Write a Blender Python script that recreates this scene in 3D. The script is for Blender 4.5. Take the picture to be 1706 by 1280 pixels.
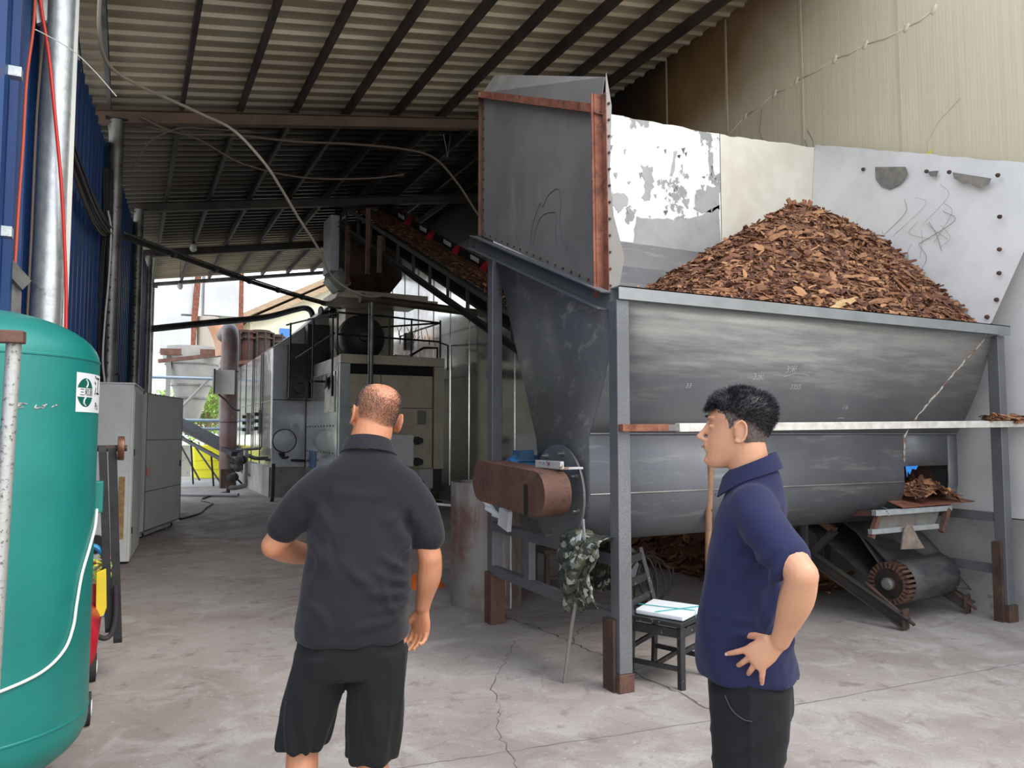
import bpy, bmesh, math, random
import numpy as np
from mathutils import Vector, Matrix, noise
for _o in list(bpy.data.objects):
    bpy.data.objects.remove(_o)
SC = bpy.context.scene
COL = SC.collection
R_ = math.radians
# ------------------------------------------------------------- camera
cam_d = bpy.data.cameras.new('camera')
cam = bpy.data.objects.new('camera', cam_d)
COL.objects.link(cam)
cam.location = (0, 0, 1.56)
cam.rotation_euler = (R_(90) + math.atan(84 / 1282.0), 0, -R_(26.5))
cam_d.sensor_width = 36
cam_d.lens = 1282 / 1706 * 36
cam_d.clip_end = 400
SC.camera = cam
# ------------------------------------------------------------- exposure
SC.view_settings.view_transform = 'Standard'
SC.view_settings.look = 'None'
SC.view_settings.exposure = 0.0
SC.view_settings.gamma = 1.0
# ------------------------------------------------------------- sky
world = bpy.data.worlds.new('world')
SC.world = world
world.use_nodes = True
nt = world.node_tree
bg = nt.nodes['Background']
tc = nt.nodes.new('ShaderNodeTexCoord')
sx = nt.nodes.new('ShaderNodeSeparateXYZ')
rp = nt.nodes.new('ShaderNodeValToRGB')
nt.links.new(tc.outputs['Generated'], sx.inputs[0])
nt.links.new(sx.outputs['Z'], rp.inputs[0])
nt.links.new(rp.outputs[0], bg.inputs[0])
rp.color_ramp.elements[0].position = 0.0
rp.color_ramp.elements[0].color = (1.0, 0.98, 0.97, 1)
rp.color_ramp.elements[1].position = 0.8
rp.color_ramp.elements[1].color = (0.72, 0.82, 1.0, 1)
e_ = rp.color_ramp.elements.new(0.25)
e_.color = (.88, .93, 1.0, 1)
bg.inputs[1].default_value = 2.4
sun_d = bpy.data.lights.new('sun', 'SUN')
sun_d.energy = 2.6
sun_d.angle = R_(35)
sun_d.color = (1.0, 0.93, 0.82)
sun = bpy.data.objects.new('sun', sun_d)
COL.objects.link(sun)
_sa, _se = R_(150), R_(52)
sun.rotation_euler = Vector((math.sin(_sa) * math.cos(_se), math.cos(_sa) * math.cos(_se), math.sin(_se))).to_track_quat('Z', 'Y').to_euler()

# ------------------------------------------------------------- helpers
def V(*a):
    return Vector(a[0] if len(a) == 1 else a)

class MB:
    def __init__(s):
        s.v = []; s.f = []; s.m = []; s.mi = 0
    def add(s, vs, fs):
        b = len(s.v)
        s.v += [tuple(v) for v in vs]
        for f in fs:
            s.f.append(tuple(b + i for i in f)); s.m.append(s.mi)
        return s
    def box(s, x0, x1, y0, y1, z0, z1, M=None):
        vs = [V(x, y, z) for x in (x0, x1) for y in (y0, y1) for z in (z0, z1)]
        if M is not None: vs = [M @ v for v in vs]
        return s.add(vs, [(0, 1, 3, 2), (4, 6, 7, 5), (0, 4, 5, 1), (2, 3, 7, 6), (0, 2, 6, 4), (1, 5, 7, 3)])
    def bar(s, p, q, w, h, up=(0, 0, 1)):
        p, q, up = V(p), V(q), V(up)
        d = (q - p).normalized()
        a = d.cross(up)
        if a.length < 1e-4: a = d.cross(V(1, 0, 0))
        a.normalize(); b = a.cross(d).normalized()
        vs = [e + a * (i * w / 2) + b * (j * h / 2) for e in (p, q) for i, j in ((-1, -1), (1, -1), (1, 1), (-1, 1))]
        return s.add(vs, [(3, 2, 1, 0), (4, 5, 6, 7), (0, 1, 5, 4), (1, 2, 6, 5), (2, 3, 7, 6), (3, 0, 4, 7)])
    def angle(s, p, q, w, t, a, b):
        """L iron between p and q, legs along a and b"""
        a, b, p, q = V(a).normalized(), V(b).normalized(), V(p), V(q)
        prof = [a * 0, a * w, a * w + b * t, a * t + b * t, a * t + b * w, b * w]
        return s.prism([p + x for x in prof], q - p)
    def channel(s, p, q, w, h, t, up=(0, 0, 1), side=(1, 0, 0)):
        """C section: web height h along up, flanges w along side"""
        p, q, u, a = V(p), V(q), V(up).normalized(), V(side).normalized()
        pr = [(0, -h / 2), (w, -h / 2), (w, -h / 2 + t), (t, -h / 2 + t), (t, h / 2 - t), (w, h / 2 - t), (w, h / 2), (0, h / 2)]
        return s.prism([p + a * x + u * y for x, y in pr], q - p)
    def prism(s, pts, vec):
        pts = [V(p) for p in pts]; vec = V(vec); n = len(pts)
        vs = pts + [p + vec for p in pts]
        return s.add(vs, [tuple(range(n))[::-1], tuple(range(n, 2 * n))] + [(i, (i + 1) % n, n + (i + 1) % n, n + i) for i in range(n)])
    def tube(s, pts, r, n=10, caps=True):
        pts = [V(p) for p in pts]
        rs = r if isinstance(r, (list, tuple)) else [r] * len(pts)
        rings = []; ref = None
        for i, p in enumerate(pts):
            d = (pts[min(i + 1, len(pts) - 1)] - pts[max(i - 1, 0)]).normalized()
            if ref is None:
                ref = d.cross(V(0, 0, 1))
                if ref.length < 1e-3: ref = V(1, 0, 0)
                ref.normalize()
            else:
                ref = (ref - d * ref.dot(d))
                if ref.length < 1e-5: ref = d.orthogonal()
                ref.normalize()
            b = d.cross(ref)
            rings.append([p + ref * (rs[i] * math.cos(2 * math.pi * k / n)) + b * (rs[i] * math.sin(2 * math.pi * k / n)) for k in range(n)])
        s.rings(rings, caps)
        return s
    def rings(s, rings, caps=True, closed=True):
        n = len(rings[0]); vs = [v for r in rings for v in r]; fs = []
        for i in range(len(rings) - 1):
            for k in range(n if closed else n - 1):
                k2 = (k + 1) % n
                fs.append((i * n + k, i * n + k2, (i + 1) * n + k2, (i + 1) * n + k))
        if caps and closed:
            fs.append(tuple(range(n))[::-1]); fs.append(tuple((len(rings) - 1) * n + k for k in range(n)))
        return s.add(vs, fs)
    def lathe(s, prof, o, ax=(0, 0, 1), n=24, caps=True):
        o, ax = V(o), V(ax).normalized()
        a = ax.orthogonal().normalized(); b = ax.cross(a)
        return s.rings([[o + ax * z + (a * math.cos(2 * math.pi * k / n) + b * math.sin(2 * math.pi * k / n)) * r for k in range(n)] for r, z in prof], caps)
    def cyl(s, p, q, r, n=16):
        d = V(q) - V(p)
        return s.lathe([(r, 0), (r, d.length)], p, d, n)
    def ell(s, c, r, M=None, nu=16, nv=10):
        c = V(c); rr = (r, r, r) if not isinstance(r, (tuple, list)) else r
        rings = []
        for i in range(nv + 1):
            t = math.pi * i / nv; t = min(max(t, 0.02), math.pi - 0.02)
            ring = []
            for k in range(nu):
                p = 2 * math.pi * k / nu
                v = V(rr[0] * math.sin(t) * math.cos(p), rr[1] * math.sin(t) * math.sin(p), -rr[2] * math.cos(t))
                if M is not None: v = M @ v
                ring.append(c + v)
            rings.append(ring)
        return s.rings(rings)
    def sheet(s, pts, t, nrm):
        nrm = V(nrm).normalized() * t
        return s.prism(pts, nrm)
    def grid(s, fn, nu, nv, thick=None):
        vs = [fn(i / nu, j / nv) for i in range(nu + 1) for j in range(nv + 1)]
        fs = [(i * (nv + 1) + j, (i + 1) * (nv + 1) + j, (i + 1) * (nv + 1) + j + 1, i * (nv + 1) + j + 1) for i in range(nu) for j in range(nv)]
        return s.add(vs, fs)
    def mesh(s, name, off=(0, 0, 0)):
        me = bpy.data.meshes.new(name)
        ox, oy, oz = off
        me.from_pydata([(x - ox, y - oy, z - oz) for x, y, z in s.v], [], s.f)
        me.polygons.foreach_set('material_index', s.m)
        return me

def finish(me, mats, smooth=40, recalc=True):
    if recalc:
        b = bmesh.new(); b.from_mesh(me)
        bmesh.ops.recalc_face_normals(b, faces=b.faces)
        b.to_mesh(me); b.free()
    for m in (mats if isinstance(mats, (list, tuple)) else [mats]):
        me.materials.append(m)
    if smooth:
        me.polygons.foreach_set('use_smooth', [True] * len(me.polygons))
        if smooth < 180: me.set_sharp_from_angle(angle=R_(smooth))
    me.update()

def origin_of(o):
    p = V(0, 0, 0)
    while o is not None:
        p += o.location; o = o.parent
    return p

def obj(name, mb, mats, parent=None, label=None, bev=0, smooth=40, sub=0, solid=0):
    """one mesh object; vertices are given in world metres"""
    if parent is not None: off = origin_of(parent); loc = V(0, 0, 0)
    else:
        xs = np.array(mb.v); lo, hi = xs.min(0), xs.max(0)
        off = V((lo[0] + hi[0]) / 2, (lo[1] + hi[1]) / 2, lo[2]); loc = off
    me = mb.mesh(name, off); finish(me, mats, smooth, recalc=(solid == 0))
    o = bpy.data.objects.new(name, me); COL.objects.link(o)
    o.location = loc
    if parent is not None: o.parent = parent
    if label: o['label'] = label
    if solid:
        m = o.modifiers.new('solidify', 'SOLIDIFY'); m.thickness = solid; m.offset = 0
    if bev:
        m = o.modifiers.new('bevel', 'BEVEL'); m.width = bev; m.segments = 2; m.limit_method = 'ANGLE'; m.angle_limit = R_(50)
        m.harden_normals = True
    if sub:
        m = o.modifiers.new('sub', 'SUBSURF'); m.levels = sub; m.render_levels = sub
    return o

def thing(name, label, cat, loc=(0, 0, 0), group=None, kind=None):
    o = bpy.data.objects.new(name, None); COL.objects.link(o); o.location = loc
    o.empty_display_size = 0.1
    return tag(o, label, cat, group, kind)

def tag(o, label=None, cat=None, group=None, kind=None):
    if label: o['label'] = label
    if cat: o['category'] = cat
    if group: o['group'] = group
    if kind: o['kind'] = kind
    return o

def solo(name, mb, mats, label, cat, group=None, **k):
    return tag(obj(name, mb, mats, **k), label, cat, group)

def copy_thing(o, loc=None, rz=None, label=None):
    c = o.copy(); COL.objects.link(c)
    if loc is not None: c.location = loc
    if rz is not None: c.rotation_euler.z = rz
    if label: c['label'] = label
    for ch in list(o.children):
        d = ch.copy(); COL.objects.link(d); d.parent = c
        for g in list(ch.children):
            e = g.copy(); COL.objects.link(e); e.parent = d
    return c

def Rm(axis, deg):
    return Matrix.Rotation(R_(deg), 3, axis)

def about(c, M3):
    c = V(c)
    return Matrix.Translation(c) @ M3.to_4x4() @ Matrix.Translation(-c)

def spline(pts, n=8):
    """Catmull-Rom through the points"""
    P = [V(p) for p in pts]; P = [P[0] * 2 - P[1]] + P + [P[-1] * 2 - P[-2]]
    out = []
    for i in range(1, len(P) - 2):
        for k in range(n):
            t = k / n; a, b, c, d = P[i - 1:i + 3]
            out.append(0.5 * ((2 * b) + (c - a) * t + (2 * a - 5 * b + 4 * c - d) * t * t + (3 * b - a - 3 * c + d) * t ** 3))
    out.append(P[-2])
    return out

# ------------------------------------------------------------- materials
def mat(name, col, rough=0.6, metal=0.0, mix=None, mscale=4, mlo=0.4, mhi=0.65, spot=None, sscale=12, slo=0.6, shi=0.66,
        bump=0.0, bscale=60, stretch=None, fine=None, rvar=0.0, spec=0.5, emit=None, streak=None):
    m = bpy.data.materials.new(name); m.use_nodes = True
    t = m.node_tree; N, L = t.nodes, t.links
    b = N['Principled BSDF']
    b.inputs['Roughness'].default_value = rough
    b.inputs['Metallic'].default_value = metal
    b.inputs['Specular IOR Level'].default_value = spec
    co = N.new('ShaderNodeTexCoord'); src = co.outputs['Object']
    if stretch:
        mp = N.new('ShaderNodeMapping'); mp.inputs['Scale'].default_value = stretch
        L.new(src, mp.inputs[0]); src = mp.outputs[0]
    def nz(scale, detail=5, rgh=0.6, s=None):
        n = N.new('ShaderNodeTexNoise'); n.inputs['Scale'].default_value = scale
        n.inputs['Detail'].default_value = detail; n.inputs['Roughness'].default_value = rgh
        L.new(s or src, n.inputs['Vector']); return n.outputs['Fac']
    def ramp(f, lo, hi):
        r = N.new('ShaderNodeMapRange'); r.inputs['From Min'].default_value = lo; r.inputs['From Max'].default_value = hi
        r.clamp = True; L.new(f, r.inputs['Value']); return r.outputs[0]
    def mixc(fac, a, c):
        x = N.new('ShaderNodeMix'); x.data_type = 'RGBA'; x.clamp_factor = True
        if isinstance(fac, float): x.inputs[0].default_value = fac
        else: L.new(fac, x.inputs[0])
        for i, q in ((6, a), (7, c)):
            if isinstance(q, tuple): x.inputs[i].default_value = (*q, 1)
            else: L.new(q, x.inputs[i])
        return x.outputs[2]
    cur = tuple(col)
    if mix: cur = mixc(ramp(nz(mscale), mlo, mhi), cur, tuple(mix))
    if streak:
        mp2 = N.new('ShaderNodeMapping'); mp2.inputs['Scale'].default_value = streak[1]
        L.new(co.outputs['Object'], mp2.inputs[0])
        cur = mixc(ramp(nz(1.0, 6, 0.65, mp2.outputs[0]), streak[2], streak[3]), cur, tuple(streak[0]))
    if spot: cur = mixc(ramp(nz(sscale, 8, 0.7), slo, shi), cur, tuple(spot))
    if fine: cur = mixc(ramp(nz(fine[1], 3), 0.35, 0.7), cur, tuple(fine[0]))
    if isinstance(cur, tuple): b.inputs['Base Color'].default_value = (*cur, 1)
    else: L.new(cur, b.inputs['Base Color'])
    if rvar:
        r = N.new('ShaderNodeMapRange'); r.inputs['To Min'].default_value = max(rough - rvar, 0.03); r.inputs['To Max'].default_value = min(rough + rvar, 1)
        r.inputs['From Min'].default_value = .3; r.inputs['From Max'].default_value = .7
        L.new(nz(mscale * 1.7, 6), r.inputs['Value']); L.new(r.outputs[0], b.inputs['Roughness'])
    if bump:
        bp = N.new('ShaderNodeBump'); bp.inputs['Strength'].default_value = bump; bp.inputs['Distance'].default_value = 0.01
        L.new(nz(bscale, 6), bp.inputs['Height']); L.new(bp.outputs[0], b.inputs['Normal'])
    if emit:
        b.inputs['Emission Color'].default_value = (*emit[0], 1); b.inputs['Emission Strength'].default_value = emit[1]
    m['_'] = 0
    return m

M = {}
M['galv'] = mat('galvanised steel', (.50, .53, .53), .38, .75, mix=(.62, .64, .63), mscale=14, spot=(.36, .37, .36), sscale=6, rvar=.1, bump=.15)
M['galv_old'] = mat('weathered galvanised steel', (.30, .30, .28), .45, .7, mix=(.16, .15, .14), mscale=3, spot=(.12, .08, .06), sscale=9, bump=.2)
M['steel_dark'] = mat('dark primed steel', (.135, .14, .15), .42, .35, mix=(.20, .205, .21), mscale=2.2, spot=(.30, .30, .29), sscale=30, slo=.70, shi=.74, fine=((.12, .12, .13), 120), rvar=.08, bump=.06)
M['hopper'] = mat('grey hopper plate', (.105, .108, .115), .45, .25, mix=(.14, .142, .15), mscale=1.6, mlo=.35, mhi=.7, spot=(.62, .62, .60), sscale=26, slo=.71, shi=.72, rvar=.10, bump=.04, bscale=30, streak=((.34, .33, .31), (1.2, 6, 9), .55, .8))
M['hopper_board'] = mat('dusty grey sheet steel', (.20, .185, .17), .5, .35, mix=(.27, .25, .225), mscale=1.8, mlo=.35, mhi=.7, rvar=.1, bump=.05, bscale=14, streak=((.38, .36, .29), (3, 3, .8), .60, .8))
M['rust'] = mat('rusty steel', (.20, .065, .035), .75, .2, mix=(.30, .12, .07), mscale=8, spot=(.09, .04, .03), sscale=14, slo=.5, shi=.65, bump=.5)
M['rust_brown'] = mat('brown rusted plate', (.125, .06, .042), .65, .35, mix=(.19, .10, .07), mscale=5, spot=(.06, .035, .03), sscale=10, slo=.52, shi=.68, bump=.3)
M['rust_dark'] = mat('dark rusted steel', (.06, .035, .028), .7, .3, mix=(.11, .06, .04), mscale=5, bump=.4)
M['black'] = mat('black painted steel', (.02, .02, .022), .45, .2, mix=(.045, .042, .04), mscale=6, bump=.1)
M['rubber'] = mat('black rubber', (.018, .018, .020), .8, 0, mix=(.035, .035, .037), mscale=5, bump=.2)
M['white_enamel'] = mat('peeling white enamel sheet', (.80, .81, .80), .45, .05, mix=(.72, .73, .73), mscale=3, spot=(.30, .30, .30), sscale=2.3, slo=.585, shi=.592, bump=.08, bscale=40)
M['cream_board'] = mat('cream sheet board', (.70, .67, .58), .5, .05, mix=(.62, .58, .48), mscale=3, spot=(.40, .30, .2), sscale=6, slo=.74, shi=.8, bump=.05)
M['grey_board'] = mat('pale grey sheet board', (.69, .68, .655), .5, .1, mix=(.60, .59, .565), mscale=2, spot=(.25, .24, .23), sscale=14, slo=.745, shi=.76, bump=.1, bscale=25)
M['silver'] = mat('bright clad sheet', (.84, .86, .86), .15, .85, mix=(.74, .76, .75), mscale=2, rvar=.04, bump=.012, bscale=2)
M['silver_dull'] = mat('dull clad sheet', (.50, .52, .54), .42, .3, mix=(.40, .42, .44), mscale=2, rvar=.1, bump=.1, bscale=8)
M['beige'] = mat('beige painted casing', (.62, .55, .42), .42, .1, mix=(.50, .44, .32), mscale=2, spot=(.16, .10, .06), sscale=7, slo=.66, shi=.76, rvar=.08)
M['white_paint'] = mat('grimy white cabinet paint', (.84, .84, .81), .5, 0, mix=(.68, .67, .63), mscale=2.5, mlo=.45, mhi=.8, spot=(.22, .13, .07), sscale=9, slo=.71, shi=.76, bump=.04)
M['grey_paint'] = mat('grey cabinet paint', (.68, .67, .62), .5, 0, mix=(.56, .55, .51), mscale=2, mlo=.45, mhi=.8, spot=(.12, .11, .1), sscale=11, slo=.74, shi=.78, bump=.04)
M['blue_sheet'] = mat('blue corrugated sheet paint', (.008, .04, .15), .45, .1, mix=(.012, .065, .21), mscale=1.5, spot=(.09, .06, .07), sscale=3, slo=.56, shi=.7, bump=.05, stretch=(1, 1, .35))
M['green_paint'] = mat('sea green tank paint', (.006, .155, .13), .38, .05, mix=(.012, .215, .18), mscale=2.2, mlo=.3, mhi=.75, spot=(.25, .27, .25), sscale=24, slo=.745, shi=.77, rvar=.07, bump=.05, bscale=12)
M['white_plastic'] = mat('white plastic', (.72, .70, .64), .4)
M['red_plastic'] = mat('red plastic', (.62, .03, .02), .35)
M['red_paint'] = mat('red paint', (.48, .012, .03), .4, 0, mix=(.35, .01, .02), mscale=6)
M['yellow'] = mat('yellow plastic', (.80, .62, .03), .5, 0, mix=(.65, .55, .05), mscale=5)
M['cable'] = mat('black cable', (.03, .028, .027), .5)
M['cable_brown'] = mat('dusty brown cable', (.13, .09, .065), .6)
M['hose'] = mat('pale conduit hose', (.55, .48, .38), .5)
M['glass'] = mat('bulb glass', (.8, .8, .8), .05, 0, spec=.8)
M['copper'] = mat('bronze pulley', (.32, .17, .09), .4, .8, mix=(.2, .1, .06), mscale=10)
M['wood'] = mat('old timber', (.42, .31, .20), .75, 0, mix=(.30, .20, .12), mscale=3, bump=.3, stretch=(1, 1, 8))
M['wood_pale'] = mat('pale painted timber rail', (.66, .64, .58), .6, .1, mix=(.50, .47, .41), mscale=10, spot=(.3, .22, .16), sscale=18, slo=.64, shi=.7, bump=.2)
M['black_wood'] = mat('worn black painted wood', (.016, .016, .017), .5, 0, mix=(.028, .027, .026), mscale=6, spot=(.30, .29, .27), sscale=26, slo=.62, shi=.70, bump=.3)
M['blue_paint'] = mat('blue motor paint', (.03, .13, .30), .45, .1, mix=(.05, .10, .16), mscale=6)
M['leaf'] = mat('green leaves', (.30, .48, .06), .6, 0, mix=(.50, .66, .14), mscale=3, fine=((.12, .24, .03), 9))
M['orange'] = mat('orange plastic', (.70, .14, .02), .5)
M['concrete_wall'] = mat('grey cement', (.36, .35, .33), .85, 0, mix=(.27, .26, .25), mscale=2, spot=(.17, .16, .15), sscale=5, bump=.3)
M['paper'] = mat('off white paper', (.72, .73, .72), .6)
M['cream_house'] = mat('cream house wall', (.72, .68, .50), .8, 0, mix=(.62, .58, .42), mscale=.6)
# --- text helper: CJK capable outline text as mesh data (verts in its own plane)
def text_mb(txt, size, place, depth=.0006):
    """place(u, v) -> world point; u right, v up, metres, centred"""
    cu = bpy.data.curves.new('txt', 'FONT'); cu.body = txt; cu.size = size; cu.align_x = 'CENTER'; cu.align_y = 'CENTER'; cu.resolution_u = 3
    ob = bpy.data.objects.new('txt', cu); COL.objects.link(ob)
    dg = bpy.context.evaluated_depsgraph_get(); dg.update()
    me = bpy.data.meshes.new_from_object(ob.evaluated_get(dg))
    vs = [place(v.co.x, v.co.y) for v in me.vertices]; fs = [tuple(p.vertices) for p in me.polygons]
    bpy.data.objects.remove(ob); bpy.data.curves.remove(cu); bpy.data.meshes.remove(me)
    return MB().add(vs, fs)
# ============================================================= SETTING
def noise_nodes(m):
    t = m.node_tree
    return t, t.nodes, t.links, t.nodes['Principled BSDF']
def floor_material():
    m = bpy.data.materials.new('worn concrete floor'); m.use_nodes = True
    t, N, L, b = noise_nodes(m)
    co = N.new('ShaderNodeTexCoord').outputs['Object']
    def nz(s, d=6, r=.6, dist=0):
        n = N.new('ShaderNodeTexNoise'); n.inputs['Scale'].default_value = s; n.inputs['Detail'].default_value = d
        n.inputs['Roughness'].default_value = r; n.inputs['Distortion'].default_value = dist; L.new(co, n.inputs['Vector']); return n.outputs['Fac']
    def rg(f, a, c, lo=0., hi=1.):
        r = N.new('ShaderNodeMapRange'); r.inputs['From Min'].default_value = a; r.inputs['From Max'].default_value = c
        r.inputs['To Min'].default_value = lo; r.inputs['To Max'].default_value = hi; L.new(f, r.inputs['Value']); return r.outputs[0]
    def mx(f, a, c):
        x = N.new('ShaderNodeMix'); x.data_type = 'RGBA'; L.new(f, x.inputs[0])
        for i, q in ((6, a), (7, c)):
            if isinstance(q, tuple): x.inputs[i].default_value = (*q, 1)
            else: L.new(q, x.inputs[i])
        return x.outputs[2]
    c = mx(rg(nz(.7, 4, .55, .6), .38, .66), (.36, .315, .285), (.235, .195, .17))
    c = mx(rg(nz(2.6, 8, .65, 1.2), .48, .72), c, (.41, .375, .345))
    c = mx(rg(nz(5, 8, .7, .5), .56, .72), c, (.165, .13, .11))
    c = mx(rg(nz(70, 4, .6), .56, .72), c, (.18, .17, .16))
    c = mx(rg(nz(24, 6, .7), .62, .7), c, (.45, .425, .40))
    v = N.new('ShaderNodeTexVoronoi'); v.feature = 'DISTANCE_TO_EDGE'; v.inputs['Scale'].default_value = .55
    wn = N.new('ShaderNodeTexNoise'); wn.inputs['Scale'].default_value = 2.5; wn.inputs['Detail'].default_value = 8
    L.new(co, wn.inputs['Vector'])
    ad = N.new('ShaderNodeMix'); ad.data_type = 'VECTOR'; ad.inputs[0].default_value = .22
    L.new(co, ad.inputs[4]); L.new(wn.outputs['Color'], ad.inputs[5]); L.new(ad.outputs[1], v.inputs['Vector'])
    c = mx(rg(v.outputs['Distance'], .0018, .0, 0, .35), c, (.10, .085, .075))
    L.new(c, b.inputs['Base Color'])
    L.new(rg(nz(3, 6), .35, .7, .55, .9), b.inputs['Roughness'])
    bp = N.new('ShaderNodeBump'); bp.inputs['Strength'].default_value = .35; bp.inputs['Distance'].default_value = .01
    L.new(nz(40, 8, .7), bp.inputs['Height']); L.new(bp.outputs[0], b.inputs['Normal'])
    return m
FLOOR = floor_material()
fl = obj('floor', MB().box(-2.5, 9, -3, 25, -.2, 0), FLOOR); fl['kind'] = 'structure'
gnd = mat('bright yard concrete', (.44, .43, .41), .85, 0, mix=(.36, .35, .33), mscale=.6, bump=.2)
g = obj('ground_yard', MB().box(-90, 90, -60, 130, -.5, -.21), gnd); g['kind'] = 'structure'
g2 = MB()
for a in ((-2.5, 9, 25, 60), (-40, -2.5, -3, 60), (9, 40, -3, 60), (-40, 40, -40, -3)): g2.box(*a, -.2, -.004)
g = obj('ground_apron', g2, gnd); g['kind'] = 'structure'
# cracks and joints as shallow dark seams
def strip(pts, w, seed, jit=.02):
    rnd = random.Random(seed); out = []
    for i in range(len(pts) - 1):
        a, c = V(*pts[i], 0), V(*pts[i + 1], 0); n = max(2, int((c - a).length / .05))
        for k in range(n): out.append(a.lerp(c, k / n) + V(rnd.uniform(-jit, jit), rnd.uniform(-jit, jit), 0))
    L_, R2 = [], []
    for i in range(len(out)):
        d = (out[min(i + 1, len(out) - 1)] - out[max(i - 1, 0)]).normalized(); s = V(-d.y, d.x, 0) * w * rnd.uniform(.25, 1.1) / 2
        L_.append(out[i] + s + V(0, 0, .0015)); R2.append(out[i] - s + V(0, 0, .0015))
    mb = MB(); n = len(out)
    mb.add(L_ + R2, [(i, i + 1, n + i + 1, n + i) for i in range(n - 1)])
    return mb
crk = mat('crack shadowed dirt', (.11, .09, .08), .95)
jn = mat('dirt filled joint', (.24, .21, .19), .95, mix=(.16, .14, .125), mscale=8)
for i, (pts, w, mm, j) in enumerate([
    ([(2.93, 6.3), (2.95, 5.85), (3.0, 5.61), (3.03, 5.18), (3.04, 4.82), (3.04, 4.55), (3.0, 4.15), (3.02, 3.81), (3.01, 3.35)], .02, crk, .022),
    ([(2.67, 5.31), (2.35, 4.83), (2.06, 4.43), (1.95, 4.06), (1.8, 3.79), (1.71, 3.45), (1.6, 3.0)], .007, crk, .016),
    ([(-.6, 3.62), (1.28, 3.55), (1.73, 3.5), (2.96, 3.37), (3.61, 3.34), (5.53, 3.25), (7.0, 3.2)], .012, jn, .006),
    ([(2.5, 5.97), (2.96, 5.95), (4.6, 5.9), (6.9, 5.85)], .016, jn, .006),
    ([(2.9, 4.9), (3.3, 5.4), (3.7, 5.6)], .012, crk, .02)]):
    o = obj('floor_crack', strip(pts, w, i, j), mm, fl, smooth=0)

# --- corrugated roof, rising to the right
def roof_z(x): return 5.93 + .165 * (x + .33)
def corr_roof(x0, x1, y0, y1, per=.27):
    mb = MB(); y = y0; prof = []
    while y < y1:
        prof += [(y, .0), (y + .17, .0), (y + .19, -.04), (y + .225, -.04), (y + .245, .0)]; y += per
    prof.append((y, 0)); n = len(prof)
    vs = [V(x, yy, roof_z(x) + zz) for x in (x0, x1) for yy, zz in prof]
    mb.add(vs, [(i, i + 1, n + i + 1, n + i) for i in range(n - 1)])
    return mb
def roof_material():
    m = bpy.data.materials.new('tan corrugated roof sheet'); m.use_nodes = True
    t, N, L, b = noise_nodes(m)
    co = N.new('ShaderNodeTexCoord').outputs['Object']
    mp = N.new('ShaderNodeMapping'); mp.inputs['Scale'].default_value = (.5, 2, 1); L.new(co, mp.inputs[0])
    n = N.new('ShaderNodeTexNoise'); n.inputs['Scale'].default_value = 1.2; n.inputs['Detail'].default_value = 7; L.new(mp.outputs[0], n.inputs['Vector'])
    r = N.new('ShaderNodeValToRGB'); L.new(n.outputs['Fac'], r.inputs[0])
    r.color_ramp.elements[0].position = .3; r.color_ramp.elements[0].color = (.44, .36, .24, 1)
    r.color_ramp.elements[1].position = .72; r.color_ramp.elements[1].color = (.74, .65, .47, 1)
    # soot: a stain that gathers over the boilers (object x to the right, y deeper)
    s = N.new('ShaderNodeSeparateXYZ'); L.new(co, s.inputs[0])
    def mr(v, a, c):
        q = N.new('ShaderNodeMapRange'); q.interpolation_type = 'SMOOTHSTEP'; q.inputs['From Min'].default_value = a; q.inputs['From Max'].default_value = c; L.new(v, q.inputs[0]); return q.outputs[0]
    def mt(op, a, c):
        q = N.new('ShaderNodeMath'); q.operation = op
        for i, z in enumerate((a, c)):
            if isinstance(z, (int, float)): q.inputs[i].default_value = z
            else: L.new(z, q.inputs[i])
        return q.outputs[0]
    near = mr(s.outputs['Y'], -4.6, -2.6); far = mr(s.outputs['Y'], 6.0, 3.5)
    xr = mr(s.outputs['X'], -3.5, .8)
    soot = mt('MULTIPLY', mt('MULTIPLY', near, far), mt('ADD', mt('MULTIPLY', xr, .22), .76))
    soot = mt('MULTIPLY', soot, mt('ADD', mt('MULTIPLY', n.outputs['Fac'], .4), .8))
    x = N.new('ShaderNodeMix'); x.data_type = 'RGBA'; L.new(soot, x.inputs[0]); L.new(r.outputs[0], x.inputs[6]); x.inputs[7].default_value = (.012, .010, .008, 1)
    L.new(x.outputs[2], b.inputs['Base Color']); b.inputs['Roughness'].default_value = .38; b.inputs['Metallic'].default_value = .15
    return m
ROOF = roof_material()
YF = 5.2
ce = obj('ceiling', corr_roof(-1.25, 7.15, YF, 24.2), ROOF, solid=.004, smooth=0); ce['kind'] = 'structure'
pm = mat('sooty purlin steel', (.10, .085, .07), .6, .3, mix=(.05, .04, .035), mscale=1.2, bump=.1)
for x in (-.62, -.36, .5, 1.25, 1.99, 2.74, 3.49, 4.24, 4.98, 5.7, 6.4):
    w = .05 if x > -.5 else .03
    mb = MB().channel((x, YF, roof_z(x) - .118), (x, 24.2, roof_z(x) - .118), w, .15, .006)
    obj('purlin', mb, M['galv_old'] if x < .2 else pm, ce)
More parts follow.
